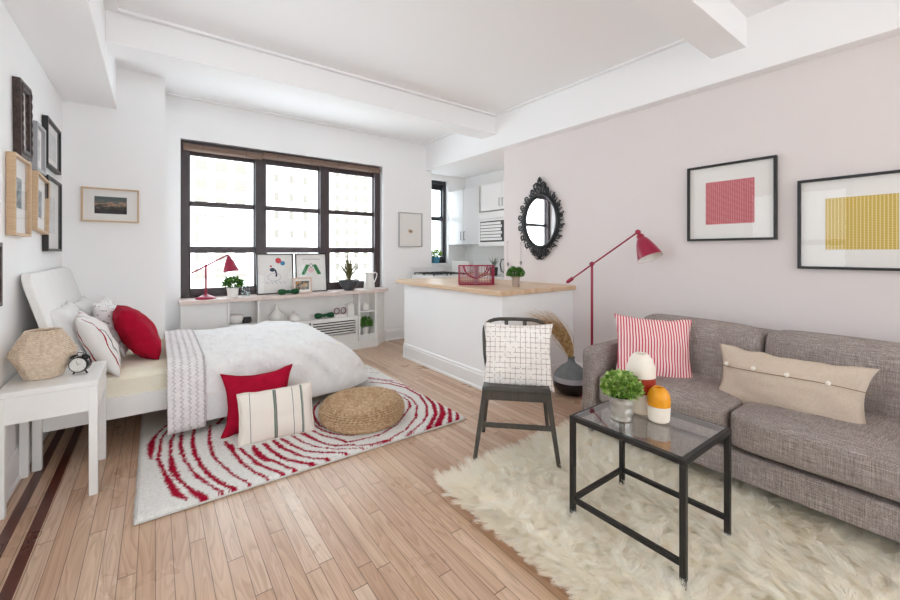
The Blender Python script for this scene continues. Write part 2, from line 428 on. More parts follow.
m = MB(); rbox(m, .915, 2.06, 4.845, 4.874, .19, .385); m.build('grille_recess', mat('dark_recess', '#202224', .9), rc)
for gx0, gx1 in ((.93, 1.45), (1.47, 2.05)):
    g = MB(); rbox(g, gx0, gx0+.02, 4.705, 4.73, .19, .385); rbox(g, gx1-.02, gx1, 4.705, 4.73, .19, .385)
    for k in range(7):
        z = .195+k*.0305
        rbox(g, gx0+.02, gx1-.02, 4.707, 4.728, z-.0075, z+.0075)
    g.build('slatted_grille', M['white'], rc, bevel=.0015)
m = MB(); m.prism([P2(.19, 4.69, 0), P2(2.315, 4.69, 0), P2(2.32, 4.70, 0), P2(.19, 4.70, 0)], (0, 0, .1)); m.build('plinth', M['white'], rc)
m = MB(); m.prism([P2(x, y, .698) for x, y in ((.19, 4.65), (2.28, 4.65), (2.40, 4.68), (2.52, 4.78), (2.53, 4.897), (.19, 4.897))], (0, 0, .04))
m.build('wooden_ledge', M['sillwood'], rc, bevel=.006)
LEDGE = .738

# ------------------------------------------------------------------ helpers for objects
def leafcloud(mb, c, R, n, size, seed, sz=1., up=.25, lo=-.35):
    r = random.Random(seed); c = Vector(c)
    for _ in range(n):
        while True:
            d = Vector((r.uniform(-1, 1), r.uniform(-1, 1), r.uniform(lo, 1)))
            if .25 < d.length < 1: break
        p = c+Vector((d.x*R, d.y*R, d.z*R*sz))
        dr = (d.normalized()+Vector((r.gauss(0, .5), r.gauss(0, .5), up+r.gauss(0, .4)))).normalized()
        sd = dr.cross(Vector((r.gauss(0, 1), r.gauss(0, 1), r.gauss(0, 1)))).normalized()
        nn = sd.cross(dr); L = size*r.uniform(.7, 1.3); w = L*.32
        mb.add([p, p+dr*L*.45+sd*w+nn*L*.08, p+dr*L, p+dr*L*.45-sd*w+nn*L*.08], [(0, 1, 2), (0, 2, 3)])
    return mb
def stems(mb, c, R, n, h, seed, r0=.0012):
    r = random.Random(seed); c = Vector(c)
    for _ in range(n):
        a = r.uniform(0, 2*PI); q = r.uniform(.2, .9)*R
        tip = c+Vector((math.cos(a)*q, math.sin(a)*q, h*r.uniform(.6, 1)))
        mb.tube([c+Vector((r.uniform(-.3, .3)*R*.4, r.uniform(-.3, .3)*R*.4, -.01)), (c+tip)/2+Vector((0, 0, h*.15)), tip], r0, 4)
    return mb
def potted(name, label, loc, pot_r, pot_h, potm, leafm, R, n, size, seed, sz=.85, cat='potted plant', ribs=False, group=None, taper=.8, fz=.55):
    o = thing(name, label, cat, loc, 0, group)
    pr = [(pot_r*taper*.9, 0), (pot_r*taper, .003), (pot_r*.97, pot_h*.86), (pot_r*1.04, pot_h*.88), (pot_r*1.04, pot_h), (pot_r*.94, pot_h), (pot_r*.9, pot_h*.86), (pot_r*.7, pot_h*.84)]
    if ribs:
        pr = [(pot_r*taper*.9, 0), (pot_r*taper, .003)]
        for k in range(1, 11):
            q = k/11; rr = pot_r*(taper+(1-taper)*q)
            pr += [(rr, pot_h*(q-.02)), (rr+(.0018 if k in (3, 4, 7, 8) else 0), pot_h*q)]
        pr += [(pot_r*1.05, pot_h*.965), (pot_r*1.06, pot_h), (pot_r*.96, pot_h), (pot_r*.9, pot_h*.86), (pot_r*.7, pot_h*.84)]
    MB().lathe(pr, 32).build('pot', potm, o, smooth=True)
    MB().lathe([(.001, pot_h*.84), (pot_r*.9, pot_h*.85), (pot_r*.88, pot_h*.86), (.001, pot_h*.9)], 20).build('soil', M['soil'], o)
    f = leafcloud(MB(), (0, 0, pot_h+R*fz), R, n, size, seed, sz)
    f.build('foliage', leafm, o)
    stems(MB(), (0, 0, pot_h*.9), R, 14, R*1.2, seed+1).build('stems', leafm, o)
    return o
def cushion_mesh(W, H, T, seed=0, n=26, pinch=.06, wr=.006, ex=.55):
    """pillow lying in x (width) / z (height), thickness along y"""
    P = {}; mb = MB(); vs = []; idx = {}
    def pt(i, j, side):
        u, v = -1+2*i/n, -1+2*j/n
        u = math.copysign(abs(u)**.85, u); v = math.copysign(abs(v)**.85, v)
        x = u*W/2*(1-pinch*(1-v*v)); z = v*H/2*(1-pinch*(1-u*u))
        t_ = T/2*((1-u*u)*(1-v*v))**ex*(1.0)
        nz = mn.noise(Vector((x*9+seed*3.1, z*9, side*5)))*wr*2+mn.noise(Vector((x*25+seed, z*25, side*3)))*wr*.6
        e = (1-abs(u)**6)*(1-abs(v)**6)
        return (x+mn.noise(Vector((z*14, seed, 0)))*wr*.8*abs(u)**4, side*(t_+nz*e), z+mn.noise(Vector((x*14, seed, 9)))*wr*.8*abs(v)**4)
    for side in (1, -1):
        for i in range(n+1):
            for j in range(n+1):
                b = i in (0, n) or j in (0, n)
                k = (i, j, 0 if b else side)
                if k not in idx:
                    p = pt(i, j, side)
                    if b: p = (p[0], 0, p[2])
                    idx[k] = len(vs); vs.append(p)
    fs = []
    for side in (1, -1):
        for i in range(n):
            for j in range(n):
                q = [idx[(a, b, 0 if (a in (0, n) or b in (0, n)) else side)] for a, b in ((i, j), (i+1, j), (i+1, j+1), (i, j+1))]
                fs.append(tuple(q) if side < 0 else tuple(reversed(q)))
    mb.add(vs, fs); return mb
def piping(W, H, n=26, pinch=.06, r=.004, seed=0, wr=.006):
    pts = []
    def e(u, v):
        x = u*W/2*(1-pinch*(1-v*v)); z = v*H/2*(1-pinch*(1-u*u))
        return (x+mn.noise(Vector((z*14, seed, 0)))*wr*.8*abs(u)**4, 0, z+mn.noise(Vector((x*14, seed, 9)))*wr*.8*abs(v)**4)
    for k in range(n): pts.append(e(-1+2*k/n, -1))
    for k in range(n): pts.append(e(1, -1+2*k/n))
    for k in range(n): pts.append(e(1-2*k/n, 1))
    for k in range(n): pts.append(e(-1, 1-2*k/n))
    return MB().tube(pts, r, 6, closed=True)
def pillow(name, label, W, H, T, loc, xd, zd, m, seed=0, pinch=.06, group=None, pipe=None, wr=.006, cat='pillow', ex=.55):
    o = thing(name, label, cat, (0, 0, 0), 0, group)
    cushion_mesh(W, H, T, seed, pinch=pinch, wr=wr, ex=ex).build('pillow_cover', m, o, smooth=True, autosmooth=False)
    if pipe: piping(W, H, pinch=pinch, seed=seed, wr=wr).build('piping', pipe, o, smooth=True)
    orient(o, loc, xd, zd); return o

# picture frames; object space: x = width, z = height, y = depth (front at -d)
def frame(name, label, w, h, fw, d, fm, loc, xd, matm=None, inner=None, group=None, zd=(0, 0, 1), cat='picture', glass=True, bev=.0015, yoff=0):
    o = thing(name, label, cat, (0, 0, 0), 0, group)
    m = MB(); a, b = w/2, h/2
    m.box(-a, -a+fw, -d, 0, -b, b); m.box(a-fw, a, -d, 0, -b, b)
    m.box(-a+fw, a-fw, -d, 0, -b, -b+fw); m.box(-a+fw, a-fw, -d, 0, b-fw, b)
    m.build('frame_moulding', fm, o, bevel=bev)
    bx(-a+fw, a-fw, -d*.35, -.001, -b+fw, b-fw).build('mount_board', matm or M['mat'], o)
    yf = -d*.35-.0006
    if inner: inner(o, yf)
    if glass: bx(-a+fw*.9, a-fw*.9, -d*.75-.001, -d*.75, -b+fw*.9, b-fw*.9).build('glazing', M['picglass'], o)
    orient(o, loc, xd, zd); return o
def panel(o, name, x0, x1, z0, z1, y, m, d=.001):
    return bx(x0, x1, y-d, y, z0, z1).build(name, m, o)
# ------------------------------------------------------------------ pictures
def checked(name, base, c2, px, pz, hx, hz):
    t = NT(name); x, y, z = t.xyz()
    fx = t.math('FRACT', t.math('DIVIDE', x, px)); fz = t.math('FRACT', t.math('DIVIDE', z, pz))
    a = t.math('MAXIMUM', t.math('LESS_THAN', fx, hx), t.math('LESS_THAN', fz, hz))
    return t.out(t.mix(a, lin(base), lin(c2)), .85)
M['redprint'] = checked('red_dash_print', '#b51230', '#eeb9bd', .0135, .0086, .13, .3)
M['yelprint'] = checked('ochre_plaid_print', '#c9a72e', '#e9d79a', .0155, .0095, .3, .28)
# sofa wall, normal towards -X : object x axis must point to -Y
def in_red(o, y): panel(o, 'red_patterned_print', -.150, .150, -.158, .152, y, M['redprint'])
def in_yel(o, y): panel(o, 'yellow_patterned_print', -.148, .150, -.158, .152, y, M['yelprint'])
frame('picture_frame', 'black framed print of a red dashed square on the wall above the sofa', .545, .556, .016, .03, M['black'], (3.298, 1.085, 1.580), (0, -1, 0), inner=in_red, group='framed pattern prints above the sofa')
frame('picture_frame', 'black framed print of a mustard yellow plaid square, at the right edge', .555, .556, .016, .03, M['black'], (3.298, .430, 1.393), (0, -1, 0), inner=in_yel, group='framed pattern prints above the sofa')
# alcove picture (normal -Y): object x -> +X
def in_land(o, y):
    t = NT('dusk_landscape_print'); z = t.xyz()[2]
    c = t.ramp(t.math('ADD', t.math('MULTIPLY', z, 6), t.math('MULTIPLY', t.noise(22, 4, .6, t.vscale((1, 1, 2.5))), 1.)), [(.25, '#2f2a28'), (.45, '#4c4a45'), (.55, '#b98d72'), (.62, '#6c6c66'), (.85, '#55605c')])
    panel(o, 'landscape_print', -.105, .105, -.072, .072, y, t.out(c, .8))
frame('picture_frame', 'light wood framed dusk landscape photo on the wall beyond the bed', .375, .285, .012, .025, M['oak'], (-.300, 4.428, 1.615), (1, 0, 0), inner=in_land)
def in_art(o, y):
    t = NT('pale_study_print'); x, yy, z = t.xyz()
    d = t.math('ADD', t.math('POWER', t.math('DIVIDE', x, .07), 2.), t.math('POWER', t.math('DIVIDE', t.math('ADD', z, .02), .055), 2.))
    d = t.math('ADD', d, t.math('MULTIPLY', t.noise(40, 3), .9))
    c = t.ramp(d, [(.5, '#9c8577'), (.7, '#ecd9c2'), (.9, '#f3f0ed')])
    panel(o, 'pale_print', -.165, .165, -.22, .22, y, t.out(c, .8))
frame('picture_frame', 'thin silver framed pale sketch between the big window and the kitchen', .385, .485, .009, .02, M['silver'], (2.932, 4.898, 1.537), (1, 0, 0), inner=in_art)
# left wall gallery, normal +X : object x axis -> +Y
def pic_col(cs, sc_=25):
    t = NT('photo_print'); c = t.ramp(t.noise(sc_, 4, .6), [(.3, cs[0]), (.5, cs[1]), (.7, cs[2])]); return t.out(c, .7)
def photo(w, h, cs, dz=0, s=25):
    m = pic_col(cs, s)
    return lambda o, y: panel(o, 'photo_print', -w/2, w/2, -h/2+dz, h/2+dz, y, m)
G = 'gallery wall frames above the headboard'
gal = [
 ('ornate carved dark brown frame, topmost and nearest of the gallery', 3.035, 3.27, 1.735, 2.145, .045, .03, 'ornate', photo(.09, .24, ('#5c4a44', '#a08c80', '#cfc3b8'))),
 ('silver grey framed small print between the carved frame and a black frame', 3.40, 3.64, 1.715, 2.01, .02, .03, 'silver', photo(.10, .13, ('#77797c', '#c9c7c4', '#e4e2df'), 0, 60)),
 ('black framed pale print, highest of the two black frames in the corner', 3.70, 4.16, 1.80, 2.125, .018, .03, 'black', photo(.30, .18, ('#c9cbcc', '#d9dadb', '#e5e5e5'))),
 ('large deep pale wood frame, lowest and nearest of the gallery', 2.915, 3.235, 1.305, 1.725, .014, .034, 'oak', photo(.12, .16, ('#4e5a5c', '#8a9296', '#b9bec0'), .02)),
 ('black framed tall print, lower black frame in the corner', 3.71, 4.19, 1.225, 1.735, .018, .03, 'black', photo(.20, .26, ('#b4b7ba', '#e3e3e3', '#ececec'), 0, 50)),
 ('smaller tilted light wood frame holding a grey photo, right of the large one', 3.385, 3.72, 1.345, 1.70, .014, .034, 'oak', photo(.12, .17, ('#565c60', '#8a8f92', '#aeb2b4'))),
]
for i, (lb, y0, y1, z0, z1, fw, d, fm, inn) in enumerate(gal):
    zd = (0, .07, 1) if i == 5 else (0, -.05, 1) if i == 0 else (0, 0, 1)
    xd = (0, 1, -.07) if i == 5 else (0, 1, .05) if i == 0 else (0, 1, 0)
    o = frame('picture_frame', lb, y1-y0, z1-z0, fw, d, M[fm], (XL+.002, (y0+y1)/2, (z0+z1)/2), xd, inner=inn, group=G, zd=zd)
    if i == 0:   # carved relief around the ornate frame
        m = MB(); a, b = (y1-y0)/2-.022, (z1-z0)/2-.022
        ring = []; rads = []
        for k in range(160):
            q = k/160*4; s_ = int(q); f_ = q-s_
            p = [(-a+2*a*f_, -b), (a, -b+2*b*f_), (a-2*a*f_, b), (-a, b-2*b*f_)][s_]
            ring.append((p[0], -.028, p[1])); rads.append(.0055+.0045*abs(math.sin(k*PI*28/160)))
        m.tube(ring, rads, 8, closed=True)
        m.build('carved_beading', M['ornate'], o, smooth=True)
frame('picture_frame', 'dark brown framed picture cut off by the left edge, beside the headboard', .42, .30, .02, .02, M['ornate'], (XL+.002, 2.56, 1.115), (0, 1, 0), inner=photo(.3, .2, ('#d8cfc8', '#e5ded8', '#eeeeee')), group=None)

# ------------------------------------------------------------------ baroque mirror on the right wall
def make_mirror():
    o = thing('oval_mirror', 'oval mirror in an ornate black baroque frame on the wall above the bar end', 'mirror', (0, 0, 0))
    A, B = .205, .262
    ell = lambda a, r=0., y=0.: (math.cos(a)*(A+r), y, math.sin(a)*(B+r))
    MB().prism([ell(2*PI*k/64, .012, -.008) for k in range(64)], (0, .006, 0)).build('mirror_glass', M['mirror'], o)
    m = MB()
    m.tube([ell(2*PI*k/72, .02, -.022) for k in range(72)], .016, 10, closed=True)
    m.tube([ell(2*PI*k/72, .004, -.014) for k in range(72)], .008, 8, closed=True)
    m.tube([ell(2*PI*k/72, .042, -.014) for k in range(72)], .009, 8, closed=True)
    for k in range(60):
        m.ball(ell(2*PI*k/60, .004, -.02), .006, 5)
    m.build('oval_ring', M['mirrorframe'], o, smooth=True)
    m = MB()
    def curl(cx_, cz, r, a0, turns, dr=1, th=.010, y=-.014):
        pts = []; rr = []
        for k in range(22):
            q = k/21; a = a0+dr*turns*2*PI*q; R = r*(1-.78*q)
            pts.append((cx_+math.cos(a)*R, y-.008*math.sin(q*PI), cz+math.sin(a)*R)); rr.append(th*(1-.45*q))
        m.tube(pts, rr, 7)
        m.ball(pts[-1], th*.95, 6)
    n = 18
    for k in range(n):
        a = 2*PI*(k+.5)/n; x, _, z = ell(a, .068)
        r = .033
        curl(x, z, r, a+PI*.75, 1.15, 1 if math.cos(a) > 0 else -1)
        x2, _, z2 = ell(a+PI/n, .062); m.tube([ell(a+PI/n-.1, .03, -.012), (x2, -.02, z2), ell(a+PI/n+.02, .092, -.012)], [.009, .008, .004], 6)
        if abs(math.cos(a)) > .3: m.ball(ell(a+.05, .097, -.014), .010, 6)
    m.build('scroll_border', M['mirrorframe'], o, smooth=True)
    m = MB()
    for s in (-1, 1):      # crest
        curl(s*.05, .375, .040, PI*(.5 if s > 0 else .5)+s*1.2, 1.2, -s, .011); curl(s*.098, .335, .034, s*.4+PI/2, 1.2, s, .010)
        m.tube([(s*.015, -.02, .33), (s*.03, -.028, .39), (s*.012, -.024, .425), (s*.006, -.02, .44)], [.010, .009, .008, .004], 7)
        m.tube([(s*.06, -.018, .33), (s*.082, -.022, .395), (s*.05, -.02, .42)], [.009, .008, .004], 7)
        m.tube([(0, -.02, .425), (s*.025, -.02, .445), (s*.03, -.018, .425)], [.009, .008, .005], 6)
    m.ball((0, -.022, .45), .017, 7, 1.5); m.ball((0, -.022, .385), .013, 7, 1.6)
    m.build('crest_ornament', M['mirrorframe'], o, smooth=True)
    m = MB()
    for s in (-1, 1):      # foot
        curl(s*.045, -.355, .034, -PI/2+s*.9, 1.2, s, .011); curl(s*.105, -.325, .030, -PI/2, 1.1, -s, .010)
        m.tube([(s*.012, -.02, -.31), (s*.03, -.026, -.37), (s*.012, -.02, -.40)], [.010, .010, .006], 7)
        m.tube([(s*.06, -.018, -.385), (s*.03, -.02, -.405), (0, -.02, -.40)], [.006, .008, .009], 7)
    m.ball((0, -.024, -.385), .018, 7, 1.2)
    m.build('lower_ornament', M['mirrorframe'], o, smooth=True)
    orient(o, (3.290, 2.81, 1.545), (.022, -1, 0), (0, 0, 1)); o.scale = (1.0, 1, .99)
make_mirror()
for (y, ztop, ln, lb) in ((3.305, 1.34, .24, 'thin grey charm on a cord on the wall edge, nearer the kitchen'), (3.10, 1.32, .20, 'thin grey charm on a cord hanging under the oval mirror')):
    o = thing('hanging_charm', lb, 'ornament', (3.292, y, ztop), group='wall charms beside the mirror')
    MB().tube([(0, 0, 0), (0, 0, -ln)], .0016, 5).build('cord', M['silver'], o)
    m = MB(); m.lathe([(.001, -ln-.05), (.012, -ln-.03), (.014, -ln-.015), (.003, -ln), (.001, -ln+.004)], 12)
    m.build('pendant', M['silver'], o, smooth=True)
    m = MB(); m.cyl((.008, 0, 0), (-.004, 0, 0), .004); m.build('nail', M['silver'], o)

# ------------------------------------------------------------------ kitchen bar
struct('wall_bar', bx(2.33, 3.30, 2.41, 4.03, 0, .850), M['wall'], bevel=.003)
def bar_base(name, a, b, nrm): baseboard(name, a, b, nrm, .165)
bar_base('baseboard_bar', (2.33, 4.03, 0), (2.33, 2.39, 0), (-1, 0, 0))
bar_base('baseboard_bar_end', (2.31, 2.41, 0), (3.28, 2.41, 0), (0, -1, 0))
m = MB(); m.prism([(2.28, 2.375, .852), (3.298, 2.375, .852), (3.298, 4.05, .852), (2.72, 4.20, .852), (2.36, 4.20, .852), (2.28, 4.14, .852)], (0, 0, .042))
tag(m.build('bar_countertop', M['butcher'], None, bevel=.006), 'butcher block countertop on the white half wall bar', 'countertop')
CT = .895
def wire_basket():
    o = thing('wire_basket', 'red wire basket with curved handles on the wooden bar top', 'basket', (2.575, 3.03, CT), math.atan2(-.18, .25))
    W, D, H = .34, .16, .19
    def loopw(m, pts, r): m.tube(pts, r, 6, closed=True)
    m = MB()
    for z in (.006, H):
        loopw(m, [(-W/2, -D/2, z), (W/2, -D/2, z), (W/2, D/2, z), (-W/2, D/2, z)], .0042 if z > .1 else .006)
    loopw(m, [(-W/2, -D/2, .03), (W/2, -D/2, .03), (W/2, D/2, .03), (-W/2, D/2, .03)], .003)
    for x in (-W/2, W/2):
        for y in (-D/2, D/2): m.cyl((x, y, 0), (x, y, H), .005, n=8)
    m.build('outer_rim', M['redlac'], o, smooth=True)
    for y, nm in ((-D/2, 'front_grid'), (D/2, 'back_grid')):
        m = MB()
        for k in range(1, 22):
            x = -W/2+W*k/22; u = abs(x)/(W*.36)
            m.cyl((x, y, .008), (x, y, H), .0019, n=6)
        m.build(nm, M['redlac'], o, smooth=True)
        m = MB(); m.tube([(-W*.36*math.cos(a), y*1.04, H-.12*math.sin(a)) for a in [PI*q/16 for q in range(17)]], .0055, 8)
        m.build('curved_handle', M['redlac'], o, smooth=True)
    for x in (-W/2, W/2):
        m = MB()
        for k in range(1, 9): m.cyl((x, -D/2+D*k/9, .008), (x, -D/2+D*k/9, H), .0019, n=6)
        m.build('side_grid', M['redlac'], o, smooth=True)
    m = MB()
    for k in range(1, 22): m.cyl((-W/2+W*k/22, -D/2, .008), (-W/2+W*k/22, D/2, .008), .0019, n=6)
    m.build('bottom_grid', M['redlac'], o, smooth=True)
    m = MB(); m.box(-.022, .022, -D/2+.01, D/2-.01, .012, .19); m.build('divider', mat('mauve_grey_card', '#a98d98', .7), o)
wire_basket()
potted('potted_herb', 'small bushy green plant in a taupe pot on the bar under the mirror', (2.76, 2.665, CT), .04, .095, M['pottaupe'], M['leaf2'], .080, 900, .020, 5, .75, fz=.30)

# ------------------------------------------------------------------ kitchen contents
cb = thing('wall_cabinet', 'pale grey kitchen wall cabinet with a pair of small pulls beside the microwave', 'cabinet', (3.76, 4.35, 1.335))
bx(.02, .335, 0, .74, 0, .84).build('cabinet_body', M['white'], cb, bevel=.002)
for y0, y1, hy in ((.002, .365, .33), (.372, .738, .405)):
    d = bx(0, .019, y0, y1, .002, .838).build('cabinet_door', M['cabinet'], cb, bevel=.002)
    h = MB(); h.tube([(0, hy, .07), (-.025, hy, .07), (-.025, hy, .19), (0, hy, .19)], .005, 8); h.build('pull_handle', M['handle'], d)
cb = thing('wall_cabinet', 'white short kitchen cabinet above the microwave', 'cabinet', (3.76, 3.46, 1.80))
bx(.02, .335, 0, .86, 0, .375).build('cabinet_body', M['white'], cb, bevel=.002)
for y0, y1, hy in ((.002, .428, .40), (.432, .858, .46)):
    d = bx(0, .019, y0, y1, .002, .373).build('cabinet_door', M['micro'], cb, bevel=.002)
    h = MB(); h.tube([(0, hy, .05), (-.022, hy, .05), (-.022, hy, .15), (0, hy, .15)], .004, 8); h.build('pull_handle', M['handle'], d)
mw = thing('microwave_oven', 'white over-the-range microwave with a dark glass door', 'microwave', (3.70, 3.52, 1.30))
bx(.02, .395, 0, .78, 0, .475).build('casing', M['micro'], mw, bevel=.006)
bx(0, .02, 0, .78, .38, .475).build('vent_panel', M['micro'], mw, bevel=.004)
d = bx(0, .02, .17, .78, .0, .375).build('oven_door', M['micro'], mw, bevel=.004)
bx(-.003, .001, .20, .74, .06, .345).build('door_glass', M['microglass'], d)
m = MB()
for k in range(6):
    z = .08+k*.043; m.box(-.006, -.003, .30+.02*(k % 2), .73, z, z+.034)
m.build('door_painted_reflection', M['micro'], d)  # white bars imitate a brick reflection in the door glass
MB().tube([(0, .185, .05), (-.03, .185, .06), (-.03, .185, .33), (0, .185, .34)], .007, 8).build('door_handle', M['micro'], d)
cp = bx(0, .02, 0, .165, .0, .375).build('control_panel', M['micro'], mw, bevel=.003)
bx(-.002, 0, .02, .145, .28, .34).build('display', M['microglass'], cp)
bc = thing('base_cabinet', 'white kitchen base cabinets with a pale counter along the far side wall', 'cabinet', (3.52, 2.45, 0))
bx(0, .575, 0, 2.63, .1, .86).build('cabinet_body', M['white'], bc, bevel=.003)
bx(.05, .575, 0, 2.63, 0, .1).build('plinth', M['white'], bc)
bx(-.02, .577, 0, 2.64, .862, .90).build('counter_slab', mat('pale_grey_counter', '#d6d4d2', .25), bc, bevel=.004)
for k in range(4): bx(-.018, -.001, .02+k*.65, .62+k*.65, .12, .84).build('cabinet_door', M['cabinet'], bc, bevel=.002)
struct('wall_backsplash', bx(4.085, 4.10, 2.45, 5.09, .90, 1.30), checked('white_wall_tiles', '#f0f0ef', '#dcdcdc', .2, .1, .02, .03))
st = thing('gas_stove', 'white gas stove with black burner grates behind the bar', 'stove', (2.93, 4.30, 0))
bx(0, .56, 0, .56, 0, .90).build('stove_body', M['micro'], st, bevel=.006)
bx(0, .56, .54, .575, .90, 1.0).build('backguard', M['micro'], st, bevel=.004)
for gx in (.14, .42):
    for gy in (.15, .41):
        g = MB(); z = .925
        for q in (-.1, 0, .1): g.bar((gx-.12, gy+q, z), (gx+.12, gy+q, z), .01, .012); g.bar((gx+q, gy-.12, z), (gx+q, gy+.12, z), .01, .012)
        for sx in (-.11, .11):
            for sy in (-.11, .11): g.bar((gx+sx, gy+sy, .90), (gx+sx, gy+sy, z), .01, .01)
        g.build('burner_grate', M['black'], st)
for k in range(4):
    m = MB(); m.cyl((.08+k*.13, 0, .84), (.08+k*.13, -.025, .84), .02, .017); m.build('knob', M['black'], st, smooth=True)
ts = thing('toaster', 'white toaster with dark slots on the kitchen counter by the window', 'toaster', (3.66, 4.62, .90), .3)
bx(-.07, .07, -.15, .15, .012, .19).build('toaster_body', M['micro'], ts, bevel=.02)
for x in (-.025, .025): bx(x-.008, x+.008, -.11, .11, .189, .193).build('slot', M['black'], ts)
m = MB(); m.box(-.02, .02, -.168, -.15, .11, .125); m.box(-.071, .071, -.151, .151, 0, .014); m.build('lever_and_base', M['handle'], ts, bevel=.002)
cbd = tag(bx(-.15, .15, -.11, .11, 0, .02).build('cutting_board', M['butcher'], None, bevel=.004), 'flat wooden board on the kitchen counter behind the basket', 'cutting board')
cbd.location = (3.72, 4.25, .901)
kt = thing('steel_kettle', 'brushed grey metal kettle on the counter by the wall edge', 'kettle', (3.74, 3.70, .901), 2.6)
MB().lathe([(.085, 0), (.095, .01), (.095, .05), (.085, .15), (.065, .22), (.05, .235)], 28).build('kettle_body', M['steel'], kt, smooth=True)
MB().lathe([(.052, .236), (.045, .25), (.012, .256), (.012, .27), (.016, .28), (.001, .285)], 20).build('lid', M['steel'], kt, smooth=True)
MB().tube([(.05, 0, .215), (.12, 0, .225), (.14, 0, .16), (.125, 0, .07), (.09, 0, .05)], .009, 8).build('handle', M['handle'], kt, smooth=True)
MB().tube([(-.085, 0, .13), (-.13, 0, .19), (-.15, 0, .215)], [.018, .012, .009], 10).build('spout', M['steel'], kt, smooth=True)
o = thing('spiky_plant', 'grey green spiky plant on the kitchen counter behind the red basket', 'potted plant', (3.70, 3.98, .901))
MB().lathe([(.045, 0), (.05, .004), (.06, .11), (.055, .11), (.05, .09), (.001, .088)], 24).build('pot', M['pewter'], o, smooth=True)
def blades(n, L, w, seed, z0, spread=.7, r0=.02):
    r = random.Random(seed); m = MB()
    for _ in range(n):
        a = r.uniform(0, 2*PI); s = r.uniform(.15, 1)*spread; l = L*r.uniform(.6, 1.05); dirv = Vector((math.cos(a), math.sin(a), 0)); sd = Vector((-math.sin(a), math.cos(a), 0))
        P = []
        for k in range(6):
            q = k/5; p = dirv*(r0*q+s*l*q**1.7*.8)+Vector((math.cos(a*3)*.008, math.sin(a*3)*.008, z0+l*(q-.28*s*q*q)))
            ww = w*(1-q)**.7*(.55+.9*q if q < .5 else 1)
            P.append((p-sd*ww/2, p+dirv*ww*.12, p+sd*ww/2))
        m.grid(P)
    return m
blades(34, .17, .012, 3, .1).build('leaf_blades', M['leafgrey'], o, solid=.0008)
potted('potted_plant', 'small green plant in a teal blue pot on the kitchen window sill', (3.50, 5.075, 1.046), .062, .10, M['potblue'], M['leaf'], .09, 260, .034, 9, .8, fz=.35)
struct('trim_7', bx(3.36, 3.76, 5.02, 5.19, 1.02, 1.045), M['trim'])

# ------------------------------------------------------------------ things on the window ledge
lp = thing('desk_lamp', 'raspberry red desk lamp with a bell shade on the window ledge', 'lamp', (.42, 4.77, LEDGE))
MB().lathe([(.001, 0), (.092, 0), (.094, .008), (.088, .016), (.05, .032), (.02, .045), (.012, .06), (.001, .06)], 36).build('base', M['redlac'], lp, smooth=True)
MB().cyl((0, 0, .05), (0, 0, .355), .010).build('pole', M['redlac'], lp, smooth=True)
m = MB(); m.cyl((-.115, 0, .275), (.205, 0, .455), .008); m.ball((-.115, 0, .275), .011, 8); m.ball((0, 0, .34), .015, 8); m.build('arm', M['redlac'], lp, smooth=True)
def bell(o, L, R, m1, m2, loc, d):
    """bell shade, neck at loc, opening along d"""
    z = Vector(d).normalized(); x = z.orthogonal().normalized(); y = z.cross(x); mt = Matrix((x, y, z)).transposed().to_4x4(); mt.translation = Vector(loc)
    pr = [(R*.10, -.05*L), (R*.22, 0), (R*.30, L*.04), (R*.30, L*.17), (R*.42, L*.2), (R*.60, L*.38), (R*.78, L*.62), (R*.92, L*.85), (R, L)]
    s = MB().lathe(pr, 36, (0, 0, 0), mt, close=False); s.build('lamp_shade', m1, o, smooth=True, autosmooth=False)
    pr2 = [(r*.965, z_+.002) for r, z_ in pr[1:]]; pr2[-1] = (R*.985, L-.001)
    MB().lathe(pr2, 36, (0, 0, 0), mt, close=False).build('shade_lining', m2, o, smooth=True, autosmooth=False)
    c = mt @ Vector((0, 0, L*.62)); b = MB().ball((0, 0, 0), R*.28, 10); b.v = [tuple(Vector(v)+c) for v in b.v]; b.build('bulb', M['lampin'], o, smooth=True)
    MB().lathe([(.001, -.09*L), (R*.13, -.08*L), (R*.16, -.02*L), (R*.16, .02*L), (.001, .03*L)], 16, (0, 0, 0), mt).build('socket', m1, o, smooth=True)
bell(lp, .16, .075, M['redlac'], M['lampin'], (.205, -.005, .435), (.12, -.08, -1))
potted('potted_plant', 'leafy green plant in a white pot beside the red desk lamp', (.665, 4.77, LEDGE), .06, .105, M['potwhite'], M['leaf2'], .085, 420, .034, 21, .75, fz=.45)
m = MB(); m.lathe([(.03, 0), (.045, .005), (.05, .04), (.035, .09), (.028, .14), (.036, .165), (.033, .165), (.026, .14), (.032, .09), (.045, .04), (.001, .012)], 24, close=False)
o = m.build('glass_vase', M['clearglass'], None, smooth=True); o.location = (.79, 4.78, LEDGE); tag(o, 'small clear glass vase beside the leafy plant in a white pot', 'vase')

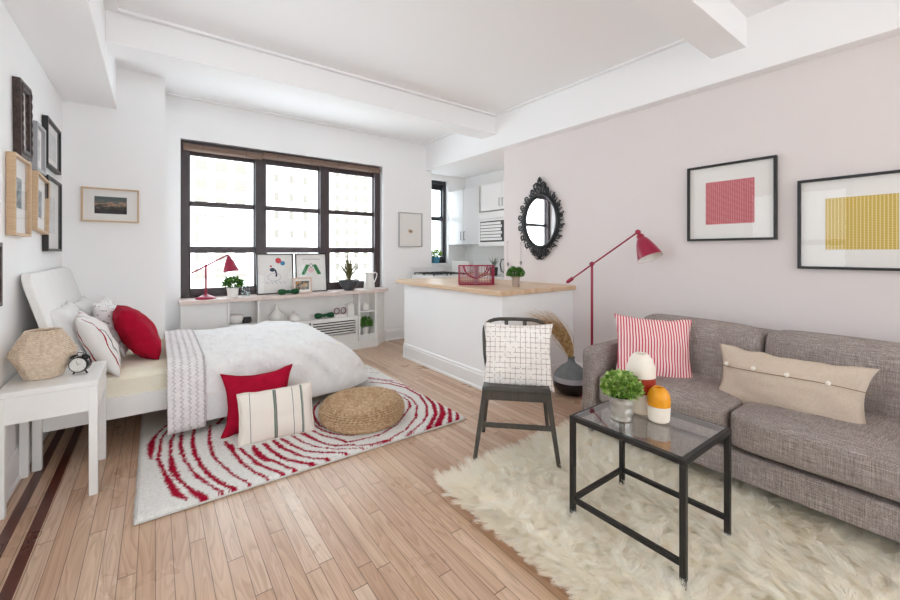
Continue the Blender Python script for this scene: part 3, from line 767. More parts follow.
M['navy'] = mat('navy_ink', '#28324e', .8); M['grin'] = mat('green_ink', '#2f8a4c', .8); M['redin'] = mat('coral_ink', '#cf3b46', .8); M['blin'] = mat('blue_ink', '#4a90bd', .8); M['greyin'] = mat('pale_grey_ink', '#a9aeb8', .8)
def disc(o, nm, cx_, cz, r, y, m, n=24, sx=1, sz=1): MB().prism([(cx_+r*sx*math.cos(2*PI*k/n), y, cz+r*sz*math.sin(2*PI*k/n)) for k in range(n)], (0, -.0008, 0)).build(nm, m, o)
def in_post1(o, y):
    disc(o, 'red_balloon', .035, .15, .032, y, M['redin']); disc(o, 'blue_balloon', .082, .118, .026, y, M['blin'])
    disc(o, 'small_red_cap', -.045, .085, .011, y, M['redin'])
    disc(o, 'dark_ink_head', -.03, .045, .022, y, M['navy'], sx=1.3)
    m = MB()
    for a, b in (((0, .045), (.012, .0)), ((.012, .0), (.010, -.035))): m.bar((a[0], y, a[1]), (b[0], y, b[1]), .018, .001, up=(0, 1, 0))
    m.build('dark_ink_ribbon', M['navy'], o)
    m = MB()
    m.tube([(-.01+.07*math.cos(2*PI*k/20), y, -.04+.045*math.sin(2*PI*k/20)) for k in range(20)], .0022, 4, closed=True)
    for i, x in enumerate((-.1, -.055, -.01, .035, .08)):
        m.tube([(x, y, -.105), (x+.012, y, -.09), (x+.02, y, -.105), (x+.03, y, -.12)], .0025, 4)
    m.build('line_drawing', M['greyin'], o)
def in_post2(o, y):
    m = MB()
    for s in (-1, 1):
        for k in range(7):
            pz = .085-k*.016; px = s*(.045+.008*k)
            m.prism([(px+.024*math.cos(a), y, pz+.014*math.sin(a)) for a in [2*PI*q/10 for q in range(10)]], (0, -.0008, 0))
    m.build('green_sprigs', M['grin'], o)
    m = MB(); m.tube([(.017*math.cos(2*PI*k/16), y, .085+.022*math.sin(2*PI*k/16)) for k in range(16)], .003, 4, closed=True)
    m.build('green_ring', mat('dark_green_ink', '#35553e', .8), o)
    m = MB()
    for i in range(11):
        x = -.1+i*.019; m.tube([(x, y, .155+.006*math.sin(i)), (x+.006, y, .168), (x+.012, y, .154), (x+.018, y, .158)], .0022, 4)
    m.build('script_lettering', M['greyin'], o)
    disc(o, 'pink_blush', 0, .03, .03, y, mat('blush_ink', '#ecd3d3', .8), sx=1.3)
def posters():
    tilt = .13
    for x, lb, inn in ((1.105, 'black framed white poster with red and blue balloons leaning on the window', in_post1), (1.512, 'black framed white poster with green sprigs leaning on the window', in_post2)):
        frame('framed_poster', lb, .40 if x < 1.3 else .375, .465, .014, .018, M['black'], (x, 4.845, LEDGE+.001+.2325), (1, 0, 0), inner=inn, group='posters leaning on the window', zd=(0, .10, 1), cat='poster')
posters()
def in_small(o, y):
    t = NT('animals_photo'); c = t.ramp(t.noise(35, 3), [(.35, '#3c3a33'), (.5, '#8b8372'), (.6, '#d08b3c'), (.75, '#c9c3b4')])
    panel(o, 'photo_print', -.075, .075, -.05, .05, y, t.out(c, .7))
frame('photo_frame', 'small blush framed photo standing in front of the posters', .215, .185, .018, .018, mat('blush_wood', '#dcc3b4', .5), (1.375, 4.735, LEDGE+.0935), (1, -.1, 0), inner=in_small, zd=(0, .12, 1), cat='photo frame')
def bow(loc, rz, lb, s=1., col='bow'):
    o = thing('leaf_bow', lb, 'ornament', loc, rz, 'dark green bows')
    m = MB()
    for sd in (-1, 1):
        pr = [(.001, 0), (.012, .01), (.027, .04), (.033, .07), (.026, .095), (.001, .105)]
        mt = Matrix.Rotation(sd*PI/2, 4, 'Y'); mt = Matrix.Translation((0, 0, .030*s)) @ mt @ Matrix.Scale(s, 4)
        b = MB().lathe(pr, 14, (0, 0, 0), mt, sx=.9); b.build('bow_loop', M['bow'], o, smooth=True)
    m = MB(); m.ball((0, 0, .03*s), .018*s, 8); m.build('knot', M['bow'], o, smooth=True)
M['bow'] = mat('dark_green_felt', '#1f5a34', .9, nz=(40, '#123d22'), bp=(120, .5)); 
bow((1.215, 4.70, LEDGE), -.05, 'dark green bow ornament on the window ledge before the balloon poster', 1.12)
bow((1.655, 4.79, .415), -.1, 'dark green bow ornament in the shelf niche above the grille', 1.15)
# bowl plant
o = thing('bowl_planter', 'spiky plant in a round dark grey bowl on the right of the ledge', 'potted plant', (1.965, 4.78, LEDGE))
MB().lathe([(.055, 0), (.06, .006), (.105, .06), (.125, .10), (.128, .128), (.118, .128), (.1, .10), (.001, .095)], 36).build('bowl', M['pewter'], o, smooth=True)
m = MB().lathe([(.001, .1), (.108, .102), (.1, .112), (.001, .118)], 24); m.build('soil', M['soil'], o)
blades(80, .38, .020, 11, .11, .85, .04).build('leaf_blades', M['leaf3'], o, solid=.0008)
# jug
o = thing('white_jug', 'white enamel jug with a loop handle at the right end of the ledge', 'jug', (2.245, 4.79, LEDGE))
MB().lathe([(.001, 0), (.066, 0), (.07, .005), (.062, .09), (.052, .16), (.050, .19), (.058, .215), (.056, .216), (.046, .19), (.05, .1), (.001, .02)], 32, sx=1.05).build('jug_body', M['potwhite'], o, smooth=True)
m = MB(); m.prism([(-.05, -.02, .19), (-.092, 0, .222), (-.05, .02, .19), (-.045, 0, .17)], (0, 0, .008)); m.build('spout', M['potwhite'], o, bevel=.003)
MB().tube([(.05, 0, .195), (.085, 0, .215), (.112, 0, .195), (.105, 0, .15), (.075, 0, .09), (.062, 0, .075)], .007, 8).build('handle', M['potwhite'], o, smooth=True)
# cubby contents
def single(name, mb, m, loc, lb, cat, rz=0, **k):
    o = mb.build(name, m, None, **k); o.location = loc; o.rotation_euler = (0, 0, rz); return tag(o, lb, cat)
o = thing('table_radio', 'small black box radio in the left cubby under the ledge', 'radio', (.80, 4.78, .45))
bx(-.045, .045, -.03, .03, .003, .065).build('radio_case', M['black'], o, bevel=.012)
bx(-.03, .03, -.0315, -.030, .02, .05).build('display', M['microglass'], o)
m = MB(); m.lathe([(.03, 0), (.05, .01), (.07, .05), (.06, .09), (.03, .1), (.001, .1)], 24, sx=1.2)
single('white_bowl', m, M['potwhite'], (.70, 4.80, .45), 'white rounded bowl in the left cubby beside the black radio', 'bowl', smooth=True)
m = MB(); m.lathe([(.035, 0), (.06, .012), (.078, .06), (.072, .10), (.035, .14), (.018, .165), (.020, .205), (.016, .205), (.014, .165), (.001, .15)], 28)
single('round_vase', m, M['potwhite'], (1.11, 4.79, .415), 'white round vase with a thin neck in the shelf niche', 'vase', smooth=True)
m = MB(); m.lathe([(.03, 0), (.055, .01), (.062, .04), (.04, .075), (.014, .09), (.016, .12), (.012, .12), (.001, .1)], 28)
single('bud_vase', m, M['potwhite'], (1.30, 4.79, .415), 'short white bud vase right of the round vase in the niche', 'vase', smooth=True)
o = thing('ring_ornament', 'standing ornament of two dark pink rings in the niche', 'ornament', (1.845, 4.77, .415))
for s in (-1, 1):
    MB().tube([(s*.042+.032*math.cos(2*PI*k/24), 0, .075+.036*math.sin(2*PI*k/24)) for k in range(24)], .0065, 8, closed=True).build('ring', mat('plum_ceramic', '#6d2c48', .4), o, smooth=True)
m = MB(); m.box(-.08, .08, -.02, .02, 0, .032); m.build('stand', M['potwhite'], o, bevel=.004)
o = thing('tea_caddy', 'white box with a small lid beside the ring ornament', 'box', (1.985, 4.80, .415))
bx(-.045, .045, -.045, .045, 0, .13).build('box_body', M['potwhite'], o, bevel=.006)
m = MB(); m.box(-.047, .047, -.047, .047, .131, .145); m.ball((0, 0, .155), .011, 8); m.build('lid', M['potwhite'], o, bevel=.002)
m = MB(); m.lathe([(.03, 0), (.045, .008), (.05, .05), (.03, .08), (.012, .085), (.012, .1), (.001, .103)], 24)
single('white_jar', m, M['potwhite'], (2.19, 4.79, .468), 'small white lidded jar in the upper right cubby', 'jar', smooth=True)
potted('potted_plant', 'green plant in a white cup in the lower right cubby', (2.19, 4.79, .165), .045, .09, M['potwhite'], M['leafgrey'] if False else M['leaf2'], .075, 200, .04, 33, .9, fz=.5)

# ------------------------------------------------------------------ bed
bed = thing('bed', 'white bed frame with a tall rounded headboard against the left wall', 'bed', (-.52, 3.80, 0))
def bbx(x0, x1, y0, y1, z0, z1): return bx(x0+.52, x1+.52, y0-3.80, y1-3.80, z0, z1)
bbx(-.545, 1.28, 3.18, 3.205, .195, .325).build('side_rail', M['white'], bed, bevel=.004)
bbx(-.545, 1.28, 4.385, 4.41, .195, .325).build('side_rail', M['white'], bed, bevel=.004)
bbx(1.28, 1.305, 3.18, 4.41, .195, .325).build('foot_rail', M['white'], bed, bevel=.004)
m = MB()
for k in range(11): m.box(.12+k*.155, .19+k*.155, -.595, .585, .26, .275)
m.build('bed_slats', M['oak'], bed)
for x, y in ((-.548, 3.14), (-.548, 4.37), (1.25, 3.206), (1.25, 4.344)): bbx(x, x+.04, y, y+.04, 0, .195 if x > 0 else .33).build('leg', M['white'], bed, bevel=.004)
# headboard: rounded top corners, leaning
pts = []
Yn, Yf, r = 3.09, 4.42, .09
def hb(y, z): return (-.592+.52+(1.10-z)*.27, y-3.80, z)
outline = [(Yn, .30)] + [(Yn+r-r*math.cos(a), 1.10-r+r*math.sin(a)) for a in [PI/2*k/8 for k in range(9)]] + [(Yf-r+r*math.sin(a), 1.10-r+r*math.cos(a)) for a in [PI/2*k/8 for k in range(9)]] + [(Yf, .30)]
m = MB(); m.prism([hb(y, z) for y, z in outline], (.04, 0, 0)); m.build('headboard', M['white'], bed, bevel=.006)
tag(bx(-.37, 1.27, 3.20, 4.39, .276, .455).build('mattress', M['sheet'], None, bevel=.03), 'mattress with a cream fitted sheet on the white bed frame', 'mattress')

def duvet_surface(s, v, off=0.):
    """s in 0..1 along the bed (head to foot), v in 0..1 front hem -> top -> back edge"""
    x = .065+s*1.53
    fall = max(0., (s-.60)/.40)
    h = .505-.03*math.sin(s*9)*.2 - .43*fall**2.3
    fr = math.sqrt(max(0., 1-max(0., (s-.72)/.28)**2.6))
    yf = 3.085+(1-fr)*.52
    yb = 4.42-(1-fr)*.25
    z0 = .10 if s < .55 else .10+.02*(s-.55)/.45
    z0 = min(z0, h*.9)
    # profile
    q = v
    if q < .32:                       # hanging side
        t_ = q/.32; y = yf+.03*t_*t_; z = z0+(h-.085-z0)*t_ if h-.085 > z0 else z0
    elif q < .48:
        a = (q-.32)/.16*PI/2; rr = min(.085, max(h-z0, .0))
        y = yf+.03+rr*1.25*(1-math.cos(a)); z = h-rr+rr*math.sin(a)
    else:
        t_ = (q-.48)/.52; y0 = yf+.03+min(.085, max(h-z0, 0))*1.25
        y = y0+(yb-y0)*t_; z = h - (.14*max(0, t_-.86)/.14)*.8 + .012*math.sin(t_*PI)
    p = Vector((x, y, z))
    nd = Vector((x*2.3, y*2.8, z*2.8))
    amp = .014
    n1 = mn.noise(nd*1.6)*amp + mn.noise(Vector((x*11+z*5+y*2, y*4, z*3)))*.0085 + mn.noise(Vector((x*20, y*9, z*9)))*.003
    diag = math.sin((x*1.0+(y-3.1)*.9+z*.9)*24+4*mn.noise(nd*1.5))*.011*min(1, max(0, s-.3)*4)*(1 if q > .2 else q*5)
    if q < .32: nv = Vector((0, -1, .15))
    elif q < .48:
        a = (q-.32)/.16*PI/2; nv = Vector((0, -math.cos(a), math.sin(a)))
    else: nv = Vector((0, 0, 1))
    fold = 0
    if q < .32: fold = math.sin(x*17+1.5*mn.noise(Vector((x*4, 0, z*3))))*.010*(1-q/.32)
    p += nv*(n1+diag+fold+off+.006)
    return p
NS, NV = 110, 100
P = [[duvet_surface(i/NS, j/NV) for j in range(NV+1)] for i in range(NS+1)]
m = MB(); m.grid(P)
tag(m.build('duvet', M['duvet'], None, smooth=True, autosmooth=False, solid=.012), 'rumpled white duvet spread over the foot of the bed', 'duvet')
def lace():
    t = NT('white_crochet_lace'); x, y, z = t.xyz()
    n = t.noise(110, 2); n2 = t.noise(34, 2)
    zig = t.math('FRACT', t.math('ADD', t.math('MULTIPLY', x, 24.), t.math('MULTIPLY', t.math('PINGPONG', t.math('ADD', y, z), .016), 22.)))
    line = t.math('COMPARE', zig, .5, .13)
    hole = t.math('MULTIPLY', line, t.math('GREATER_THAN', n, .44))
    edge = t.math('COMPARE', x, .262, .004)
    c = t.mix(t.math('MULTIPLY', hole, .55), t.ramp(n2, [(.3, '#e4dfdf'), (.7, '#efebeb')]), lin('#a69c9f'))
    c = t.mix(t.math('MULTIPLY', edge, .35), c, lin('#8d8386'))
    t.bump(t.math('ADD', n, t.math('MULTIPLY', hole, -1.)), .8, .006)
    return t.out(c, .95, 0, .1)
M['lace'] = lace()
P = [[duvet_surface(.002+i/40*.135, j/NV, .016) + Vector((-.005, -.004, -.03 if j == 0 else 0)) for j in range(0, NV+1)] for i in range(41)]
m = MB(); m.grid(P)
tag(m.build('crochet_throw', M['lace'], None, smooth=True, autosmooth=False, solid=.006), 'white crochet lace throw laid across the duvet by the pillows', 'blanket')

# bed pillows
M['stripe_sham'] = stripes('white_sham_red_grey_stripes', '#eeebe9', [(0, -.185, .006, '#a3202f'), (0, -.115, .005, '#7d7b7c'), (0, .12, .005, '#a3202f'), (0, .185, .005, '#7d7b7c')], weave=(40, .4))
t = NT('speckled_white_sham'); M['speckle'] = t.out(t.mix(t.math('GREATER_THAN', t.noise(48, 2), .63), lin('#eeedec'), lin('#8e8b90')), .92, 0, .2)
BZ = .455
pillow('bed_pillow', 'plain white pillow against the headboard, nearer the nightstand', .60, .42, .16, (-.415, 3.48, BZ+.235), (.05, 1, 0), (-.42, .05, 1), M['linen'], 1, .08, 'bed pillows', wr=.018)
pillow('bed_pillow', 'plain white pillow in the far corner against the headboard', .56, .40, .15, (-.39, 4.10, BZ+.225), (0, 1, 0), (-.40, 0, 1), M['linen'], 2, .08, 'bed pillows', wr=.018)
pillow('bed_pillow', 'white pillow with thin red and grey stripes beside the alarm clock', .50, .44, .15, (-.295, 3.40, BZ+.185), (-.10, 1, 0), (-.50, 0, 1), M['stripe_sham'], 3, .07, 'bed pillows', wr=.014)
pillow('bed_pillow', 'white speckled pillow behind the crimson pillow', .50, .44, .15, (-.25, 3.94, BZ+.21), (.05, 1, 0), (-.45, 0, 1), M['speckle'], 4, .07, 'bed pillows', wr=.014)
pillow('throw_pillow', 'plump crimson pillow propped on the bed', .42, .42, .20, (-.105, 3.68, BZ+.185), (-.12, 1, 0), (-.55, -.05, 1), M['redfab'], 5, .04, None, wr=.012, ex=.42)

# ------------------------------------------------------------------ nightstand and its things
ns = thing('nightstand', 'white square nightstand beside the bed', 'nightstand', (-.405, 2.885, 0))
NX0, NX1, NY0, NY1, NZ = -.585+.405, -.232+.405, 2.665-2.885, 3.12-2.885, .575
bx(NX0-.003, NX1+.003, NY0-.003, NY1+.003, NZ-.025, NZ).build('tabletop', M['white'], ns, bevel=.003)
m = MB(); m.box(NX0+.003, NX1-.003, NY0+.002, NY0+.02, .425, NZ-.026); m.box(NX0+.003, NX1-.003, NY1-.02, NY1-.002, .425, NZ-.026)
m.box(NX1-.02, NX1-.002, NY0+.02, NY1-.02, .425, NZ-.026); m.box(NX0+.002, NX0+.02, NY0+.02, NY1-.02, .425, NZ-.026)
m.build('apron', M['white'], ns, bevel=.002)
for x in (NX0, NX1-.034):
    for y in (NY0, NY1-.034): bx(x, x+.034, y, y+.034, 0, NZ-.026).build('leg', M['white'], ns, bevel=.003)
# woven lamp: faceted double cone of cane
wl_ = thing('wicker_lamp', 'faceted woven cane lamp on the nightstand', 'lamp', (-.462, 2.90, NZ))
prof = [(.068, .008), (.078, .03), (.100, .08), (.116, .115), (.120, .127), (.116, .14), (.092, .19), (.070, .228), (.064, .238)]
m = MB(); nfac = 12
def prof_r(z):
    for (r0, z0), (r1, z1) in zip(prof, prof[1:]):
        if z0 <= z <= z1: return r0+(r1-r0)*(z-z0)/(z1-z0)
    return prof[-1][0]
def fac(a):   # faceted radius factor
    k = 2*PI/6; b = (a % k)-k/2; return math.cos(k/2)/math.cos(b)*.55+.5
nst = 60
m = MB(); rows = 26
for i in range(rows+1):
    z = .008+(.238-.008)*i/rows; pts = []
    for k in range(nst):
        a = 2*PI*k/nst; w_ = .0022*(1 if (k+i) % 2 else -1); R = prof_r(z)*fac(a)+w_; pts.append((R*math.cos(a), R*math.sin(a), z))
    m.tube(pts, .0046 if i not in (0, rows, rows//2) else .006, 5, closed=True)
m.build('cane_weave', M['wicker'], wl_, smooth=True)
m = MB()
for k in range(30):
    a = 2*PI*(k+.5)/30; pts = []
    for i in range(15):
        z = .008+(.238-.008)*i/14; R = prof_r(z)*fac(a)-.001; pts.append((R*math.cos(a), R*math.sin(a), z))
    m.tube(pts, .0034, 5)
m.build('upright_stakes', M['wicker'], wl_, smooth=True)
MB().lathe([(.001, 0), (.05, 0), (.052, .012), (.02, .02), (.018, .09), (.001, .09)], 20).build('lamp_base', M['white'], wl_, smooth=True)
MB().ball((0, 0, .13), .035, 10).build('bulb', M['lampin'], wl_, smooth=True)
ck = thing('alarm_clock', 'round black twin bell alarm clock with a white dial on the nightstand', 'clock', (-.318, 2.86, NZ), -.30)
mt = Matrix.Rotation(PI/2, 4, 'X')
m = MB(); m.lathe([(.038, -.022), (.042, -.018), (.042, .018), (.040, .024), (.036, .024)], 36, (0, 0, 0), Matrix.Translation((0, 0, .052)) @ mt, close=True); m.build('clock_case', M['blackgloss'], ck, smooth=True)
MB().lathe([(.001, 0), (.0355, 0), (.0355, .0015), (.001, .0015)], 32, (0, 0, .0240), None).xf(Matrix.Translation((0, 0, .052)) @ mt).build('dial', mat('clock_dial', '#dcdad5', .5), ck)
m = MB(); m.bar((0, -.0265, .052), (.012, -.0265, .062), .002, .001); m.bar((0, -.0265, .052), (-.006, -.0265, .075), .0016, .001)
for k in range(12):
    a = 2*PI*k/12; m.bar((.028*math.cos(a), -.0262, .052+.028*math.sin(a)), (.033*math.cos(a), -.0262, .052+.033*math.sin(a)), .0016, .0006)
m.build('hands_and_marks', M['black'], ck)
for s in (-1, 1):
    MB().lathe([(.019, 0), (.018, .006), (.010, .012), (.001, .014)], 20, (0, 0, 0), Matrix.Translation((s*.024, 0, .088)) @ Matrix.Rotation(s*.5, 4, 'Y')).build('bell', M['blackgloss'], ck, smooth=True)
    MB().cyl((s*.022, 0, .016), (s*.030, 0, 0), .004).build('foot', M['blackgloss'], ck, smooth=True)
MB().tube([(-.016, 0, .095), (-.012, 0, .112), (.012, 0, .112), (.016, 0, .095)], .0022, 6).build('carry_handle', M['blackgloss'], ck, smooth=True)

# ------------------------------------------------------------------ patterned rug beside the bed
f_, cx_, hy_, Hc = 397., 450., 252., 1.22
ca = math.atan(295/397); FW = (math.sin(ca), math.cos(ca)); RT = (math.cos(ca), -math.sin(ca))
def gp(px, py, z=.03):
    u = (px-cx_)/f_; t_ = (z-Hc)*f_/(hy_-py); return ((FW[0]+u*RT[0])*t_, (FW[1]+u*RT[1])*t_)
ZA = lambda pts: [(130+x/4.617, 400+y/4.617) for x, y in pts]
ZB = lambda pts: [(230+x/6, 400+y/6) for x, y in pts]
ZD = lambda pts: [(340+x/6, 350+y/6) for x, y in pts]
raw = [  # stripe centre lines and their widths in metres, read off the weave of the rug
 (ZA([(195,95),(150,130),(120,160),(98,200),(95,240),(98,270)]), [.010,.012,.018,.040,.030,.012]),
 (ZA([(205,110),(170,140),(145,175),(130,270),(155,330),(185,385),(215,430),(262,455)]), [.014,.014,.016,.018,.018,.030,.034,.012]),
 (ZA([(215,130),(188,190),(186,250),(197,320),(225,360),(260,395),(300,425),(330,440),(370,468)]), [.014,.02,.016,.036,.022,.014,.030,.036,.030]),
 (ZA([(240,145),(232,210),(250,270),(280,315),(310,350),(380,395),(450,435)]), [.016,.022,.014,.016,.020,.012,.016]),
 (ZA([(297,125),(288,190),(300,250),(330,300),(375,350),(440,390),(520,420)]), [.016,.024,.024,.020,.024,.018,.030]),
 (ZA([(370,115),(365,180),(380,245),(400,275),(480,345),(554,385)]) + ZB([(40,450),(155,520)])[1:], [.012,.020,.020,.014,.014,.012,.018]),
 (ZA([(440,190),(470,225)]) + ZB([(0,270),(30,320),(70,370),(150,430),(230,465),(290,475)]), [.02,.03,.034,.020,.016,.016,.014,.012]),
 (ZB([(60,285),(90,315),(130,345),(165,378),(200,395),(300,430),(390,455)]), [.018,.018,.018,.026,.018,.018,.024]),
 (ZB([(140,272),(160,310),(180,330),(215,352),(260,360),(350,400),(440,425),(490,418)]), [.02,.036,.034,.034,.02,.018,.036,.040]),
 (ZB([(205,258),(250,300),(310,340),(350,355),(450,375),(560,380),(620,375)]), [.024,.024,.022,.026,.024,.026,.034]),
 (ZB([(262,238),(290,265),(320,285),(400,320),(440,335),(500,345),(640,352),(740,350)]), [.018,.030,.022,.022,.014,.014,.020,.030]),
 (ZB([(310,230),(380,270),(450,300),(540,310),(680,312),(780,318),(840,312)]), [.024,.018,.016,.018,.014,.020,.034]),
 (ZB([(370,210),(430,245),(510,275),(620,290),(740,287),(840,275)]) + ZD([(230,582),(380,540)])[:0], [.014,.014,.012,.008,.008,.010]),
 (ZB([(430,192),(500,230),(580,262),(650,270),(740,265)]) + ZD([(100,572),(200,560),(300,530),(400,470),(455,400),(462,330),(430,290),(380,260),(300,232)]), [.030,.022,.014,.018,.016,.012,.014,.012,.012,.018,.014,.014,.012,.010]),
 (ZB([(495,180),(560,210),(650,230)]) + ZD([(40,550),(120,535),(240,505),(340,445),(390,380),(422,335),(410,300),(380,280)]), [.012,.016,.016,.018,.014,.012,.010,.012,.022,.012,.010]),
 (ZB([(480,60),(488,110),(500,145),(560,180),(620,198),(680,206),(760,205)]), [.012,.012,.014,.016,.014,.016,.012]),
 (ZB([(540,5),(510,40),(500,75),(515,120),(540,150),(590,172)]), [.014,.016,.014,.018,.018,.012]),
 (ZB([(585,0),(555,35),(545,70),(560,110),(590,140)]), [.012,.014,.014,.014,.012]),
 (ZD([(170,592),(260,580),(330,560),(375,535)]), [.012,.016,.034,.050]),
 (ZD([(385,515),(450,470),(500,425),(522,385),(520,330),(480,270),(400,225),(300,200),(185,190)]), [.016,.014,.014,.020,.018,.022,.020,.018,.014]),
 (ZD([(485,505),(520,475),(545,440),(575,380),(562,320),(500,260),(400,212),(300,186),(175,168)]), [.050,.034,.030,.030,.030,.020,.016,.014,.014]),
 (ZD([(568,472),(600,420),(617,380),(610,340),(588,308)]), [.046,.044,.044,.030,.020]),
 (ZD([(648,458),(660,420),(660,385),(658,345)]), [.040,.036,.026,.024]),
 (ZD([(703,440),(706,400),(700,370)]), [.044,.024,.018]), (ZD([(765,418),(757,400)]), [.036,.024]),
 (ZD([(160,160),(240,172),(370,186)]), [.010,.012,.008]), (ZD([(165,130),(230,136)]), [.008,.006]), (ZD([(150,105),(200,112)]), [.006,.004]),
]
RX0, RX1, RY0, RY1 = -.075, 1.815, 2.255, 3.92
segs = []
for pts, ws in raw:
    g = [gp(*p) for p in pts]
    ws = ws+[ws[-1]]*(len(g)-len(ws))
    for k in range(len(g)-1): segs.append((g[k][0], g[k][1], g[k+1][0], g[k+1][1], ws[k], ws[k+1]))
# the arcs run on under the bed towards the far edge of the rug
for k, a0 in enumerate((.45, .58, .72, .86, 1.0)):
    pts = [(1.05-a0*math.cos(a), 3.05+.75*a0*math.sin(a)) for a in [PI*.08+PI*.55*q/14 for q in range(15)]]
    for q in range(14): segs.append((*pts[q], *pts[q+1], .02, .02))
S = np.array(segs)
nx, ny = 300, 265
gx = np.linspace(RX0, RX1, nx); gy = np.linspace(RY0, RY1, ny); GX, GY = np.meshgrid(gx, gy, indexing='ij')
rs = np.random.RandomState(3)
jx = GX+rs.normal(0, .0035, GX.shape); jy = GY+rs.normal(0, .0035, GX.shape)
best = np.full(GX.shape, 9.)
for x0, y0, x1, y1, w0, w1 in S:
    dx, dy = x1-x0, y1-y0; L2 = dx*dx+dy*dy+1e-9
    tt = np.clip(((jx-x0)*dx+(jy-y0)*dy)/L2, 0, 1)
    d = np.hypot(jx-x0-tt*dx, jy-y0-tt*dy)/((w0+(w1-w0)*tt)*.5*1.05)
    best = np.minimum(best, d)
red = np.clip((1.25-best)/.4, 0, 1)
hgt = .024+rs.normal(0, .0022, GX.shape)
sm = hgt.copy()
for _ in range(1):
    sm[1:-1, 1:-1] = (sm[1:-1, 1:-1]*2+sm[:-2, 1:-1]+sm[2:, 1:-1]+sm[1:-1, :-2]+sm[1:-1, 2:])/6
ed = np.minimum(np.minimum(GX-RX0, RX1-GX), np.minimum(GY-RY0, RY1-GY))
sm = sm*np.clip(.35+ed/.02, 0, 1)+.002
rr_ = .05   # rounded corners
V = np.stack([GX+rs.normal(0, .0012, GX.shape), GY+rs.normal(0, .0012, GX.shape), sm], -1).reshape(-1, 3)
ii = np.arange(nx*ny).reshape(nx, ny)
F = np.stack([ii[:-1, :-1], ii[1:, :-1], ii[1:, 1:], ii[:-1, 1:]], -1).reshape(-1, 4)
me = bpy.data.meshes.new('pile'); me.from_pydata(V.tolist(), [], F.tolist()); me.update()
ca_ = me.color_attributes.new('pile_colour', 'FLOAT_COLOR', 'POINT')
cw = np.array(lin('#dfdcd8')); cr = np.array(lin('#9c0d2d'))
vv = (1+rs.normal(0, .05, red.shape))[..., None]
cc = np.clip((cw*(1-red[..., None])+cr*red[..., None])*vv, 0, 1); cc[..., 3] = 1
ca_.data.foreach_set('color', cc.reshape(-1).astype(np.float32))
t = NT('tufted_wool_pile'); at = t.node('ShaderNodeVertexColor'); at.layer_name = 'pile_colour'; t.bump(t.noise(170, 2), .8, .006); t.out(at.outputs[0], .95, 0, .1)
me.materials.append(t.m)
rug = thing('patterned_rug', 'white tufted rug with red curving rings lying partly under the bed', 'rug', (0, 0, 0))
o = bpy.data.objects.new('pile', me); COL.objects.link(o); o.parent = rug
bx(RX0+.004, RX1-.004, RY0+.004, RY1-.004, 0.0005, .008).build('backing', mat('jute_backing', '#6d5f55', .95), rug)
V2 = []; # side skirt
m = MB()
for (a, b) in (((RX0, RY0), (RX1, RY0)), ((RX1, RY0), (RX1, RY1)), ((RX1, RY1), (RX0, RY1)), ((RX0, RY1), (RX0, RY0))):
    n = 120; row0 = []; row1 = []; row2 = []
    for k in range(n+1):
        q = k/n; x, y = a[0]+(b[0]-a[0])*q, a[1]+(b[1]-a[1])*q; j = rnd.gauss(0, .0012)
        nxv = Vector((b[1]-a[1], -(b[0]-a[0]), 0)).normalized()
        row0.append((x, y, .001)); row1.append((x+nxv.x*(.005+j), y+nxv.y*(.005+j), .007)); row2.append((x, y, .013))
    m.grid([row0, row1, row2])
m.build('pile_edge', mat('white_wool_edge', '#d6d2cd', .95, nz=(60, '#c4bfb9')), rug)

# woven pouf
pf = thing('woven_pouf', 'low round woven banana fibre pouf on the patterned rug', 'pouf', (1.200, 2.672, .022))
R0, HP = .292, .146
sect = []
nrow = 36
for k in range(nrow+1):
    q = k/nrow
    # profile from the bottom centre-side, round the side to the top centre
    s = q*1.0
    if s < .42:
        a = -PI/2+PI*s/.42; x = R0-.075+.075*math.cos(a); z = HP/2+HP/2*math.sin(a)*.97
        if a < 0: x = R0-.05+.05*math.cos(a)+.0*s
    else:
        t_ = (s-.42)/.58; x = (R0-.075)*(1-t_)+.012; z = HP*(.985-.012*t_)-.004*t_
    sect.append((x, z))
m = MB()
for i, (r_, z) in enumerate(sect):
    n = max(14, int(r_*2*PI/.015)); n += n % 2; pts = []; rad = []
    for k in range(n):
        a = 2*PI*k/n+i*.07; w_ = .0055*(1 if k % 2 else -1); pts.append(((r_+w_*.6)*math.cos(a), (r_+w_*.6)*math.sin(a), max(z+w_*.4, .008))); rad.append(.0088 if k % 2 else .0048)
    m.tube(pts, rad, 6, closed=True)
m.build('braided_cover', M['pouf'], pf, smooth=True, autosmooth=False)
MB().lathe([(.001, .006), (R0-.055, .006), (R0-.02, .04), (R0-.012, HP/2), (R0-.03, HP-.04), (R0-.08, HP-.012), (.001, HP-.018)], 48).build('inner_pad', mat('dark_fibre', '#7c5f42', .9), pf, smooth=True)

# pillows on the floor against the bed
pillow('throw_pillow', 'crimson square pillow leaning on the bed side, behind the striped one', .45, .41, .13, (.565, 2.94, .215), (1, -.14, .02), (-.02, .32, 1), M['redfab'], 6, .20, 'pillows on the patterned rug', pipe=M['redfab'], wr=.010)
M['floorstripe'] = stripes('cream_pillow_grey_green_stripes', '#e9e0d6', [(0, -.158, .0018, '#6e6f73'), (0, -.015, .0085, '#8a8a82'), (0, -.019, .002, '#4b6f5c'), (0, -.006, .002, '#55565a'), (0, .095, .0022, '#7c7d80'), (0, .152, .0075, '#97978f'), (0, .150, .002, '#4b6f5c')])
pillow('throw_pillow', 'cream striped oblong pillow propped before the crimson one on the rug', .455, .315, .11, (.640, 2.755, .168), (1, -.12, .015), (-.03, .34, 1), M['floorstripe'], 7, .05, 'pillows on the patterned rug', pipe=mat('cream_piping', '#e4dacf', .9), wr=.007)

